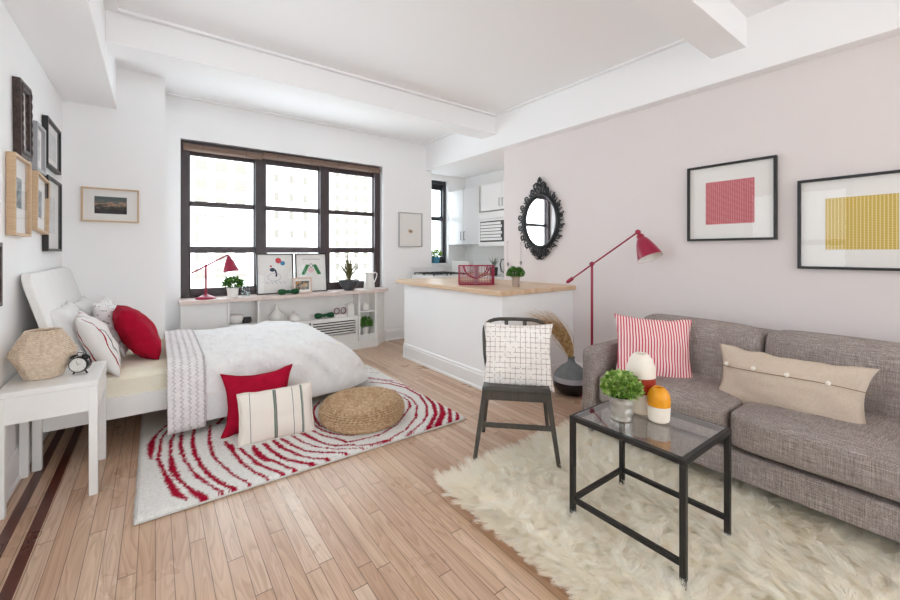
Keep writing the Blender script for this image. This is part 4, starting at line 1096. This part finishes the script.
# ------------------------------------------------------------------ chair with grid cushion
ch = thing('dining_chair', 'dark brown metal chair with a grid cushion, between the bar and the fur rug', 'chair', (1.785, 1.722, 0), math.atan2(-.714, .70))
SZ = .435
# local: -y is the front
m = MB(); P = []
for j in range(9):
    v = -1+2*j/8; row = []
    for i in range(9):
        u = -1+2*i/8; wdt = .192-.012*(v+1)/2*1.0; y = -.205+.40*(v+1)/2
        row.append((u*wdt*(1+.0), y, SZ-.006*(1-u*u)*(1-v*v)-.004*abs(v)**4))
    P.append(row)
m.grid(P); m.build('seat', M['chair'], ch, smooth=True, solid=.018, autosmooth=False)
m = MB(); m.box(-.185, .185, -.205, -.187, SZ-.06, SZ-.008); m.box(-.175, .175, .178, .195, SZ-.05, SZ-.008)
for s in (-1, 1): m.bar((s*.18, -.19, SZ-.035), (s*.17, .19, SZ-.035), .016, .045)
m.build('seat_apron', M['chair'], ch, bevel=.003)
for s in (-1, 1):
    MB().bar((s*.176, -.19, SZ-.012), (s*.238, -.228, .0), .032, .026, up=(0, 1, 0), w2=.022, d2=.02).build('leg', M['chair'], ch, bevel=.004)
    MB().bar((s*.170, .175, SZ-.012), (s*.215, .215, 0), .028, .026, up=(0, 1, 0), w2=.022, d2=.02).build('leg', M['chair'], ch, bevel=.004)
m = MB(); m.bar((-.205, -.208, .235), (.205, -.208, .235), .028, .014, up=(0, 1, 0)); m.build('front_stretcher', M['chair'], ch, bevel=.003)
# back frame: bent tube loop, two slats
bk = []
for s in (-1, 1):
    seg = [(s*.185, .165, SZ-.01), (s*.204, .195, SZ+.10), (s*.212, .225, SZ+.22)]
    bk.append(seg)
arc = [(.196*math.cos(a)*1.0, .225+.025*math.sin(a)+.018, SZ+.24+.075*math.sin(a)) for a in [PI*k/14 for k in range(15)]]
arc = [(x if abs(x) > 0 else 0, y, z) for x, y, z in arc]
loop = [bk[1][0], bk[1][1], bk[1][2]] + [(math.copysign(abs(x/.196)**.45*.212, x), y, z+.012) for x, y, z in arc] + [bk[0][2], bk[0][1], bk[0][0]]
MB().tube(loop, .0125, 10).build('back_frame', M['chair'], ch, smooth=True)
m = MB(); m.tube([(-.19, .232, SZ+.245), (-.1, .262, SZ+.25), (.1, .262, SZ+.25), (.19, .232, SZ+.245)], .010, 8); m.build('back_rail', M['chair'], ch, smooth=True)
for s in (-1, 1): MB().bar((s*.058, .18, SZ), (s*.062, .262, SZ+.315), .026, .010, up=(0, 1, 0)).build('back_slat', M['chair'], ch, bevel=.002)
t = NT('white_cushion_grid'); x, y, z = t.xyz(); wob = t.math('MULTIPLY', t.math('SUBTRACT', t.noise(18, 2), .5), .006)
def dsh(c, o_):
    f1 = t.math('FRACT', t.math('DIVIDE', t.math('ADD', c, wob), .030)); return t.math('COMPARE', f1, .5, .045)
brk = t.math('GREATER_THAN', t.noise(45, 1), .42)
g = t.math('MULTIPLY', t.math('MAXIMUM', dsh(x, z), dsh(z, x)), brk)
M['grid'] = t.out(t.mix(t.math('MULTIPLY', g, .85), lin('#f0ebe6'), lin('#8d6a5c')), .92, 0, .15)
ex_, ez_ = Vector((.70, -.714, 0)), Vector((.714*.30, .70*.30, 1))
pillow('seat_cushion', 'square white cushion with thin grid lines on the dark chair', .425, .40, .12, (1.758, 1.680, SZ+.160), ex_, ez_, M['grid'], 8, .10, wr=.009, cat='cushion')

# ------------------------------------------------------------------ coffee table
ctb = thing('coffee_table', 'small black metal table with a clear glass top on the fur rug', 'table', (1.72, .875, 0))
hx, hy, HT, b_ = .215, .245, .482, .022
for sx in (-1, 1):
    for sy in (-1, 1):
        x, y = sx*(hx-b_/2), sy*(hy-b_/2)
        MB().box(x-b_/2, x+b_/2, y-b_/2, y+b_/2, .008, HT-b_).build('leg', M['black'], ctb, bevel=.002)
m = MB(); m.box(-hx, hx, -hy, -hy+b_, HT-b_, HT); m.box(-hx, hx, hy-b_, hy, HT-b_, HT)
m.box(-hx, -hx+b_, -hy+b_, hy-b_, HT-b_, HT); m.box(hx-b_, hx, -hy+b_, hy-b_, HT-b_, HT); m.build('top_frame', M['black'], ctb, bevel=.002)
g = [((-hx+b_/2, -hy+b_), (-hx+b_/2, hy-b_)), ((-hx+b_, hy-b_/2), (hx-b_, hy-b_/2)), ((hx-b_/2, hy-b_), (hx-b_/2, -hy+b_))]
for a, b in g: MB().bar((*a, .105), (*b, .105), b_*.9, b_*.9).build('lower_stretcher', M['black'], ctb, bevel=.002)
bx(-hx+b_*.7, hx-b_*.7, -hy+b_*.7, hy-b_*.7, HT-.003, HT+.003).build('glass_top', M['tableglass'], ctb)
TZ = HT+.0032
potted('potted_plant', 'bushy bright green plant in a ribbed steel pot on the glass table', (1.652, .955, TZ), .052, .103, M['pailsteel'], M['leafbright'], .080, 2600, .0145, 41, .85, ribs=True, fz=.42, taper=.86)
def bottle_vase(label, loc, R, Hh, bands, seed, grp):
    o = thing('ceramic_vase', label, 'vase', loc, 0, grp)
    def rad(q):
        if q < .06: return R*(.72+.2*(q/.06)**.5)
        if q < .60: return R*(.92+.08*math.sin((q-.06)/.54*PI*.5))
        t_ = (q-.60)/.40
        return R*math.sqrt(max(0, 1-(t_*.90)**2.6))
    for i, (q0, q1, m_) in enumerate(bands):
        pr = [(rad(q0+(q1-q0)*k/14), Hh*(q0+(q1-q0)*k/14)) for k in range(15)]
        if i == 0: pr = [(.001, 0)]+pr
        if i == len(bands)-1: pr += [(rad(1.)*.9, Hh+.003), (rad(1.)*.72, Hh+.001), (rad(1.)*.70, Hh*.97), (rad(.7)*.85, Hh*.75), (rad(.7)*.85, Hh*.30), (.001, Hh*.28)]
        MB().lathe(pr, 40, close=False).build(('lower_band', 'middle_band', 'upper_band')[i] if len(bands) == 3 else ('lower_band', 'upper_band')[i], m_, o, smooth=True, autosmooth=False)
M['cream'] = mat('matt_cream_glaze', '#efe6da', .5, nz=(30, '#e8ddcf')); M['terra'] = mat('brick_red_glaze', '#a8341c', .4, nz=(50, '#962a15')); M['amber'] = mat('amber_yellow_glaze', '#eda21c', .35, nz=(40, '#e3930f'))
bottle_vase('tall cream ceramic vase with a brick red band on the glass table', (1.80, .945, TZ), .062, .265, [(0, .36, M['cream']), (.36, .62, M['terra']), (.62, 1, M['cream'])], 0, 'vases on the glass table')
bottle_vase('small ceramic vase, amber yellow over cream, on the glass table', (1.76, .845, TZ), .046, .145, [(0, .48, M['cream']), (.48, 1, M['amber'])], 1, 'vases on the glass table')

# ------------------------------------------------------------------ sofa
sf = thing('sofa', 'grey tweed two seat sofa with block cushions against the right wall', 'sofa', (2.75, .77, 0))
SX0, SX1 = 2.27-2.75, 3.26-2.75
def rounded(x0, x1, y0, y1, z0, z1, name, parent, bev=.03, seg=4, puff=0, m=None):
    """cushion block: subdivided box with rounded edges and a slight puff"""
    n = 10; mb = MB(); me_b = bmesh.new(); bmesh.ops.create_cube(me_b, size=1.)
    bmesh.ops.subdivide_edges(me_b, edges=me_b.edges[:], cuts=n, use_grid_fill=True)
    cx0, cy0, cz0 = (x0+x1)/2, (y0+y1)/2, (z0+z1)/2; sx, sy, sz = x1-x0, y1-y0, z1-z0
    for v in me_b.verts:
        u = Vector((v.co.x*2, v.co.y*2, v.co.z*2))
        p = Vector((u.x*sx/2, u.y*sy/2, u.z*sz/2))
        inner = Vector((max(-sx/2+bev, min(sx/2-bev, p.x)), max(-sy/2+bev, min(sy/2-bev, p.y)), max(-sz/2+bev, min(sz/2-bev, p.z))))
        d = p-inner
        if d.length > bev: p = inner+d.normalized()*bev
        k = puff*(1-u.x**4)*(1-u.y**4) if abs(u.z) > .99 else 0
        k2 = puff*.8*(1-u.z**4)*(1-u.y**4) if abs(u.x) > .99 else 0
        p.z += math.copysign(k, u.z); p.x += math.copysign(k2, u.x)
        p += Vector((mn.noise(p*4+Vector((x0*7, y0*5, 0))), mn.noise(p*4+Vector((9, y0*5, 3))), mn.noise(p*4+Vector((3, y0*5, 8)))))*.004
        v.co = p+Vector((cx0, cy0, cz0))
    me = bpy.data.meshes.new(name); me_b.to_mesh(me); me_b.free()
    me.polygons.foreach_set('use_smooth', [True]*len(me.polygons)); me.materials.append(m or M['sofa'])
    o = bpy.data.objects.new(name, me); COL.objects.link(o); o.parent = parent
    md = o.modifiers.new('sub', 'SUBSURF'); md.levels = 1; md.render_levels = 1
    return o
YA0, YA1 = 1.49-.77, 1.60-.77
YL = -.05-.77
rounded(SX0+.01, SX1-.02, YL, YA0, .10, .245, 'seat_base', sf, .012)
rounded(SX0, SX1, YA0+.003, YA1, .085, .595, 'armrest', sf, .028)
rounded(SX0, SX1, YL-.12, YL-.003, .085, .595, 'armrest', sf, .028)
ymid = .765-.77
for a, b in ((ymid+.004, YA0-.002), (YL+.002, ymid-.004)):
    o = rounded(SX0-.005, 2.95-2.75, a, b, .252, .438, 'seat_cushion', sf, .035, puff=.012)
    o = rounded(-.115, .115, -(b-a)/2, (b-a)/2, -.22, .20, 'back_cushion', sf, .055, puff=.018)
    o.location = (2.90-2.75, (a+b)/2, .56); o.rotation_euler = (0, .20, 0)
rounded(3.10-2.75, SX1, YL, YA0, .245, .715, 'back_frame', sf, .025)
for x in (SX0+.05, SX1-.06):
    for y in (YA1-.05, YL-.07):
        MB().bar((x, y, .09), (x, y, 0), .045, .03, up=(0, 1, 0)).build('leg', M['steel'], sf, bevel=.004)
# striped and beige pillows on the sofa
t = NT('red_white_ticking'); x, y, z = t.xyz(); f1 = t.math('FRACT', t.math('DIVIDE', x, .0168))
M['ticking'] = t.out(t.mix(t.math('COMPARE', f1, .5, .24), lin('#f3dfdd'), lin('#cf5565')), .92, 0, .15)
pillow('throw_pillow', 'red and white pinstriped square pillow in the corner of the sofa', .47, .44, .14, (2.560, 1.265, .592), (.27, -.34, -.02), (.30, .20, 1), M['ticking'], 9, .11, 'pillows on the sofa', wr=.010)
bp_ = pillow('throw_pillow', 'long beige linen pillow with a buttoned seam on the sofa', .645, .335, .15, (2.585, .605, .532), (-.02, -1, 0), (.30, .02, 1), M['beige'], 10, .13, 'pillows on the sofa', wr=.011)
m = MB(); pts = []
def pil_front(x, z, W=.66, H=.33, T=.15):
    u, v = x/(W/2), z/(H/2); u = math.copysign(abs(u)**(1/.85), u); v = math.copysign(abs(v)**(1/.85), v)
    return -(T/2*((1-min(1, u*u))*(1-min(1, v*v)))**.55)
MBp = MB(); MBp.tube([(x, pil_front(x, .045)-.004, .045+.006*math.sin(x*9)) for x in [-.31+.62*k/30 for k in range(31)]], .0022, 6)
MBp.build('placket_seam', mat('brown_seam', '#8f7661', .9), bp_)
for x in (-.25, -.12, .02, .17):
    MB().ball((0, 0, 0), .011, 8).xf(Matrix.Translation((x, pil_front(x, .055)-.009, .055)) @ Matrix.Scale(.5, 4, (0, 1, 0))).build('button', mat('shell_button', '#efe6da', .3), bp_, smooth=True)

# ------------------------------------------------------------------ floor lamp
fl_ = thing('floor_lamp', 'raspberry red floor lamp with a swing arm behind the sofa arm', 'lamp', (3.02, 2.015, 0))
MB().lathe([(.001, 0), (.135, 0), (.138, .01), (.13, .02), (.05, .032), (.02, .05), (.001, .05)], 40).build('base', M['redlac'], fl_, smooth=True)
m = MB(); m.cyl((0, 0, .03), (0, 0, 1.125), .0105); m.cyl((0, 0, .03), (0, 0, .10), .016); m.build('pole', M['redlac'], fl_, smooth=True)
tail, head = (0, .235, .955), (0, -.405, 1.375)
tail = (.0, .225, .965); 
m = MB(); m.cyl(tail, head, .0065); m.build('swing_arm', M['redlac'], fl_, smooth=True)
m = MB(); m.ball((0, 0, 1.118), .020, 8); m.cyl((-.025, 0, 1.118), (.025, 0, 1.118), .009); m.build('joint', M['redlac'], fl_, smooth=True)
dv = (Vector(head)-Vector(tail)).normalized(); T0 = Vector(tail)
m = MB(); m.cyl(T0-dv*.03, T0+dv*.03, .017); m.ball(tuple(T0-dv*.035), .012, 8); m.build('counterweight', M['redlac'], fl_, smooth=True)
m = MB(); m.ball(head, .021, 8); m.build('head_joint', M['redlac'], fl_, smooth=True)
bell(fl_, .20, .092, M['redlac'], M['lampin'], (-.0, head[1]-.014, head[2]-.022), (-.10, -.52, -1))

# ------------------------------------------------------------------ floor vase with dry grass
gv_ = thing('floor_vase', 'dark grey onion shaped floor vase beside the sofa arm', 'vase', (2.89, 2.13, 0))
M['vgrey'] = mat('matt_slate_glaze', '#7b8083', .6, nz=(12, '#6c7174')); M['vband'] = mat('pale_lavender_band', '#aaa8b0', .6); M['vblack'] = mat('deep_plum_glaze', '#1d151b', .25)
MB().lathe([(.001, 0), (.075, 0), (.10, .008), (.142, .05), (.153, .085), (.154, .115)], 48, close=False).build('lower_body', M['vblack'], gv_, smooth=True)
MB().lathe([(.154, .115), (.152, .135), (.146, .155)], 48, close=False).build('band', M['vband'], gv_, smooth=True)
MB().lathe([(.146, .155), (.125, .19), (.09, .225), (.055, .25), (.033, .27), (.026, .295), (.032, .315), (.027, .315), (.02, .295), (.02, .24)], 48, close=False).build('upper_body', M['vgrey'], gv_, smooth=True)
dg = thing('dried_grass', 'sheaf of dry straw grass arching left out of the floor vase', 'dried grass', (2.89, 2.13, .25))
r = random.Random(5); groups_ = []
m = MB()
for k in range(230):
    sp = r.gauss(0, 1); L = r.uniform(.50, .66); bend = .30+.07*r.gauss(0, 1)
    side = Vector((-.93, .36, 0)); out = r.gauss(0, .035)
    P = []
    wv = Vector((.36, .93, 0))
    for i in range(9):
        q = i/8
        p = side*(bend*q**1.9*1.08)+Vector((.36, .93, 0))*(out*q*.6)+Vector((0, 0, .02+L*.86*(q-.20*q*q)-.05*(sp*.35)*q))
        p += side*(.045*q*(1-q)*2.2*sp)
        ww = .0024*(1-.6*q)
        P.append((p-side*ww, p+side*ww+Vector((0, 0, ww*.4))))
    m.grid(P)
    if True:
        p = Vector(P[-1][0])
m.build('straw_stalks', M['straw'], dg, solid=.0012)['kind'] = 'stuff'

# ------------------------------------------------------------------ sheepskin style fur rug
fr = thing('fur_rug', 'large shaggy cream fur rug under the coffee table and sofa', 'rug', (0, 0, 0))
FX0, FX1, FY0, FY1 = 1.205, 3.0, -.75, 1.665
m = MB(); pts = []
for k in range(160):
    q = k/160*4; s_ = int(q); f1 = q-s_
    p = [(FX0+(FX1-FX0)*f1, FY0), (FX1, FY0+(FY1-FY0)*f1), (FX1-(FX1-FX0)*f1, FY1), (FX0, FY1-(FY1-FY0)*f1)][s_]
    n1 = mn.noise(Vector((p[0]*3, p[1]*3, 0)))*.04; pts.append((p[0]+n1, p[1]+n1, .001))
m.prism(pts, (0, 0, .006)); m.build('hide_backing', mat('hide', '#fffaf2', .95), fr)
P = []
for i in range(91):
    x = FX0+.03+(FX1-FX0-.06)*i/90; row = []
    for j in range(131):
        y = FY0+.03+(FY1-FY0-.06)*j/130; e_ = min(1, min(i, 90-i, j, 130-j)/2)
        row.append((x, y, .007+e_*(.013+.010*mn.noise(Vector((x*16, y*16, 0)))+.006*mn.noise(Vector((x*40, y*40, 5))))))
    P.append(row)
MB().grid(P).build('under_wool', mat('cream_wool', '#fffbf4', .95, bp=(150, .8, None, .01)), fr, smooth=True)
RS = np.random.RandomState(11)
def fur(n_clump_pitch, per, x0, x1, y0, y1, wid):
    xs = np.arange(x0, x1, n_clump_pitch); ys = np.arange(y0, y1, n_clump_pitch)
    CX, CY = np.meshgrid(xs, ys, indexing='ij'); CX = CX.ravel()+RS.uniform(-.5, .5, CX.size)*n_clump_pitch; CY = CY.ravel()+RS.uniform(-.5, .5, CY.size)*n_clump_pitch
    ang = 2.2+2.6*np.sin(CX*5.1+1.3*np.sin(CY*4.3))+2.2*np.cos(CY*4.7+CX*2.1)+RS.normal(0, 1.1, CX.size)
    # borders comb outwards
    for dist, a in ((CX-x0, PI), (y1-CY, PI/2), (CY-y0, -PI/2)):
        w_ = np.clip(1-dist/.14, 0, 1)
        vx = np.cos(ang)*(1-w_)+np.cos(a)*w_*1.6; vy = np.sin(ang)*(1-w_)+np.sin(a)*w_*1.6; ang = np.arctan2(vy, vx)
    lean = RS.uniform(1.1, 1.8, CX.size); Lc = RS.uniform(.055, .10, CX.size)
    N = CX.size*per
    rep = lambda a: np.repeat(a, per)
    rx = rep(CX)+RS.normal(0, n_clump_pitch*.42, N); ry = rep(CY)+RS.normal(0, n_clump_pitch*.42, N)
    a = rep(ang)+RS.normal(0, .30, N); L = rep(Lc)*RS.uniform(.8, 1.12, N); le = rep(lean)
    tipx = rep(CX+np.cos(ang)*Lc*.8); tipy = rep(CY+np.sin(ang)*Lc*.8)
    ph = RS.uniform(0, 6.28, N); K = 5
    V = np.zeros((N, K, 2, 3)); 
    for k in range(K):
        q = k/(K-1)
        th = le*q                                     # bends from upright towards lying
        hor = L*(np.sin(le*q*.95))*q**.6*.95; ver = L*(q*np.cos(le*q*.62))*.78
        px = rx+np.cos(a)*hor; py = ry+np.sin(a)*hor
        cl = .60*q**1.1; px = px*(1-cl)+(tipx)*cl; py = py*(1-cl)+tipy*cl
        wv = .004*np.sin(q*8+ph)*q
        px = px-np.sin(a)*wv; py = py+np.cos(a)*wv; pz = .014+np.maximum(ver, .004)*.85+.003*np.cos(q*6+ph)*q
        w_ = wid*(1-.75*q)
        V[:, k, 0, 0] = px+np.sin(a+.5*np.cos(ph))*w_; V[:, k, 0, 1] = py-np.cos(a+.5*np.cos(ph))*w_; V[:, k, 0, 2] = pz
        V[:, k, 1, 0] = px-np.sin(a+.5*np.cos(ph))*w_; V[:, k, 1, 1] = py+np.cos(a+.5*np.cos(ph))*w_; V[:, k, 1, 2] = pz+w_*.5*np.sin(ph)
    V = V.reshape(-1, 3)
    base = (np.arange(N)*K*2)[:, None]
    q = np.concatenate([base+np.array([k*2, k*2+1, k*2+3, k*2+2]) for k in range(K-1)], 1).reshape(-1, 4)
    tone = np.repeat(rep(RS.uniform(0, 1, CX.size))*.6+RS.uniform(0, .4, N), K*2)
    tipq = np.tile(np.repeat(np.arange(K)/(K-1), 2), N)
    return V, q, tone, tipq
V, Q, tone, tipq = fur(.0205, 34, FX0-.01, 2.70, -.10, FY1+.01, .0010)
me = bpy.data.meshes.new('fur_pile'); me.vertices.add(len(V)); me.vertices.foreach_set('co', V.astype(np.float32).ravel())
me.loops.add(Q.size); me.loops.foreach_set('vertex_index', Q.astype(np.int32).ravel())
me.polygons.add(len(Q)); me.polygons.foreach_set('loop_start', np.arange(0, Q.size, 4, dtype=np.int32)); me.update(calc_edges=True)
me.polygons.foreach_set('use_smooth', np.ones(len(Q), bool))
ca_ = me.color_attributes.new('fur_tone', 'FLOAT_COLOR', 'POINT')
arr = np.ones((len(V), 4), np.float32); arr[:, 0] = tone; arr[:, 1] = tipq; ca_.data.foreach_set('color', arr.ravel())
t = NT('cream_fur'); at = t.node('ShaderNodeVertexColor'); at.layer_name = 'fur_tone'
sp = t.node('ShaderNodeSeparateColor'); t.l.new(at.outputs[0], sp.inputs[0])
c = t.ramp(sp.outputs[0], [(0, '#fbf2e4'), (.35, '#fefaf0'), (1, '#fffefa')])
t.out(c, .75, 0, .25)
tl = t.node('ShaderNodeBsdfTranslucent'); t.l.new(c, tl.inputs[0]); mx = t.node('ShaderNodeMixShader'); mx.inputs[0].default_value = .5
t.l.new(t.b.outputs[0], mx.inputs[1]); t.l.new(tl.outputs[0], mx.inputs[2]); t.l.new(mx.outputs[0], t.n['Material Output'].inputs['Surface'])
me.materials.append(t.m)
o = bpy.data.objects.new('fur_pile', me); COL.objects.link(o); o.parent = fr; o['kind'] = 'stuff'

# ------------------------------------------------------------------ city outside
M['bwall'] = mat('pale_brick_facade', '#e9e2da', .9, nz=(.4, '#e0d8cf')); M['bwall2'] = mat('cream_facade', '#e8e0d8', .9, nz=(.3, '#ded4ca')); M['bwall3'] = mat('limestone_facade', '#eae6e0', .9)
M['bwin'] = mat('far_window_glass', '#767069', .6, spec=.1)
def building(label, x0, x1, y, z0, z1, depth, wm, cols, rows, cx0, cdx, rz0, rdz, w, h, extra=None):
    o = thing('apartment_building', label, 'building', (x0, y, z0), 0, 'buildings outside the window')
    bx(0, x1-x0, 0, depth, 0, z1-z0).build('facade_wall', wm, o)
    proto = None
    for i in range(cols):
        for j in range(rows):
            if proto is None:
                proto = bx(-w/2, w/2, -.05, .1, -h/2, h/2).build('facade_window', M['bwin'], o); c = proto
            else:
                c = proto.copy(); COL.objects.link(c); c.parent = o
            c.location = (cx0-x0+i*cdx, 0, rz0-z0+j*rdz)
    m = MB(); m.box(-.3, x1-x0+.3, -.4, depth, z1-z0, z1-z0+.5); m.build('roof_cornice', wm, o)
    return o
building('pale apartment building with square windows, seen through the left window unit', 2.0, 11.0, 60, -12, 26, 10, M['bwall'], 3, 8, 4.75, 2.25, -1.6, 2.33, 1.3, 1.35)
building('pale building with faint narrow windows, seen through the middle window unit', 17.0, 27.5, 82, -16, 30, 10, M['bwall3'], 3, 9, 19.0, 2.7, -6, 3.6, .8, 1.6)
building('cream tower with a dense grid of windows, seen through the right window unit', 28.5, 40.5, 80, -16, 40, 12, M['bwall2'], 5, 14, 30.3, 2.1, -9, 2.4, .9, 1.3)
building('low rooftop building in the distance behind the leaning posters', 11.5, 19, 62, -14, 2.6, 8, mat('grey_facade', '#b9b4af', .9), 3, 2, 13, 2.2, -2.5, 2.6, 1.0, 1.2)

# ------------------------------------------------------------------ warm ceiling fill lamp added behind the camera (out of view), daylight
cl = thing('ceiling_fill_lamp', 'added round ceiling fill lamp behind the viewpoint', 'lamp', (1.3, -1.6, ZC-.001))
MB().lathe([(.16, -.02), (.17, 0), (.001, 0)], 32).build('mounting_plate', M['white'], cl)
t = NT('fill_lamp_glass'); t.b.inputs['Emission Color'].default_value = lin('#ffdcc0'); t.b.inputs['Emission Strength'].default_value = 12; t.out(lin('#fff3e6'), .4)
MB().lathe([(.001, -.10), (.07, -.095), (.13, -.065), (.155, -.02)], 32, close=False).build('opal_shade', t.m, cl, smooth=True)
kl = thing('kitchen_fill_lamp', 'added round fill lamp on the kitchen ceiling', 'lamp', (3.62, 3.1, 2.429))  # hidden by the sofa wall, added to brighten the kitchen
MB().lathe([(.12, -.02), (.13, 0), (.001, 0)], 32).build('mounting_plate', M['white'], kl)
MB().lathe([(.001, -.08), (.06, -.075), (.10, -.05), (.118, -.02)], 32, close=False).build('opal_shade', t.m, kl, smooth=True)
def area(name, loc, rot, sx, sy, power, col, portal=False):
    l = bpy.data.lights.new(name, 'AREA'); l.shape = 'RECTANGLE'; l.size = sx; l.size_y = sy; l.energy = power; l.color = col
    if portal: l.cycles.is_portal = True
    o = bpy.data.objects.new(name, l); o.location = loc; o.rotation_euler = rot; COL.objects.link(o); return o
area('portal_main', (1.36, 5.13, 1.55), (-PI/2, 0, 0), 2.3, 1.7, 1, (1, 1, 1), True)
area('portal_kitchen', (3.56, 5.26, 1.7), (-PI/2, 0, 0), .42, 1.32, 1, (1, 1, 1), True)
area('portal_left', (XL-.19, 1.60, 1.50), (0, -PI/2, 0), 1.42, 1.22, 1, (1, 1, 1), True)
area('portal_rear', (1.5, YR-.19, 1.45), (PI/2, 0, 0), 3.02, 2.12, 1, (1, 1, 1), True)
area('portal_right', (XR+.11, -2.45, 1.425), (0, PI/2, 0), 1.87, 2.32, 1, (1, 1, 1), True)
w = bpy.data.worlds.new('sky'); sc.world = w; w.use_nodes = True
nt = w.node_tree; bg = nt.nodes['Background']
tc = nt.nodes.new('ShaderNodeTexCoord'); sx_ = nt.nodes.new('ShaderNodeSeparateXYZ'); nt.links.new(tc.outputs['Generated'], sx_.inputs[0])
rp = nt.nodes.new('ShaderNodeValToRGB'); nt.links.new(sx_.outputs['Z'], rp.inputs[0])
rp.color_ramp.elements[0].position = 0.; rp.color_ramp.elements[0].color = (.86, .955, 1, 1)
rp.color_ramp.elements[1].position = .6; rp.color_ramp.elements[1].color = (.82, .93, 1, 1)
nt.links.new(rp.outputs[0], bg.inputs[0]); bg.inputs[1].default_value = 6.0

# ------------------------------------------------------------------ camera
cam = bpy.data.cameras.new('camera'); co = bpy.data.objects.new('camera', cam); COL.objects.link(co)
co.location = (0, 0, 1.22); co.rotation_euler = (PI/2, 0, -math.atan(295/397))
cam.sensor_width = 36; cam.lens = 397/900*36; cam.shift_y = -48/900; cam.clip_start = .02; cam.clip_end = 500
sc.camera = co
sc.view_settings.view_transform = 'Standard'; sc.view_settings.look = 'None'; sc.view_settings.gamma = 1
sc.view_settings.exposure = 0.08
try: sc.view_settings.use_curve_mapping = False
except Exception: pass
sc.cycles.use_denoising = True
sc.cycles.max_bounces = 14; sc.cycles.diffuse_bounces = 10; sc.cycles.glossy_bounces = 4; sc.cycles.transparent_max_bounces = 16; sc.cycles.sample_clamp_indirect = 8
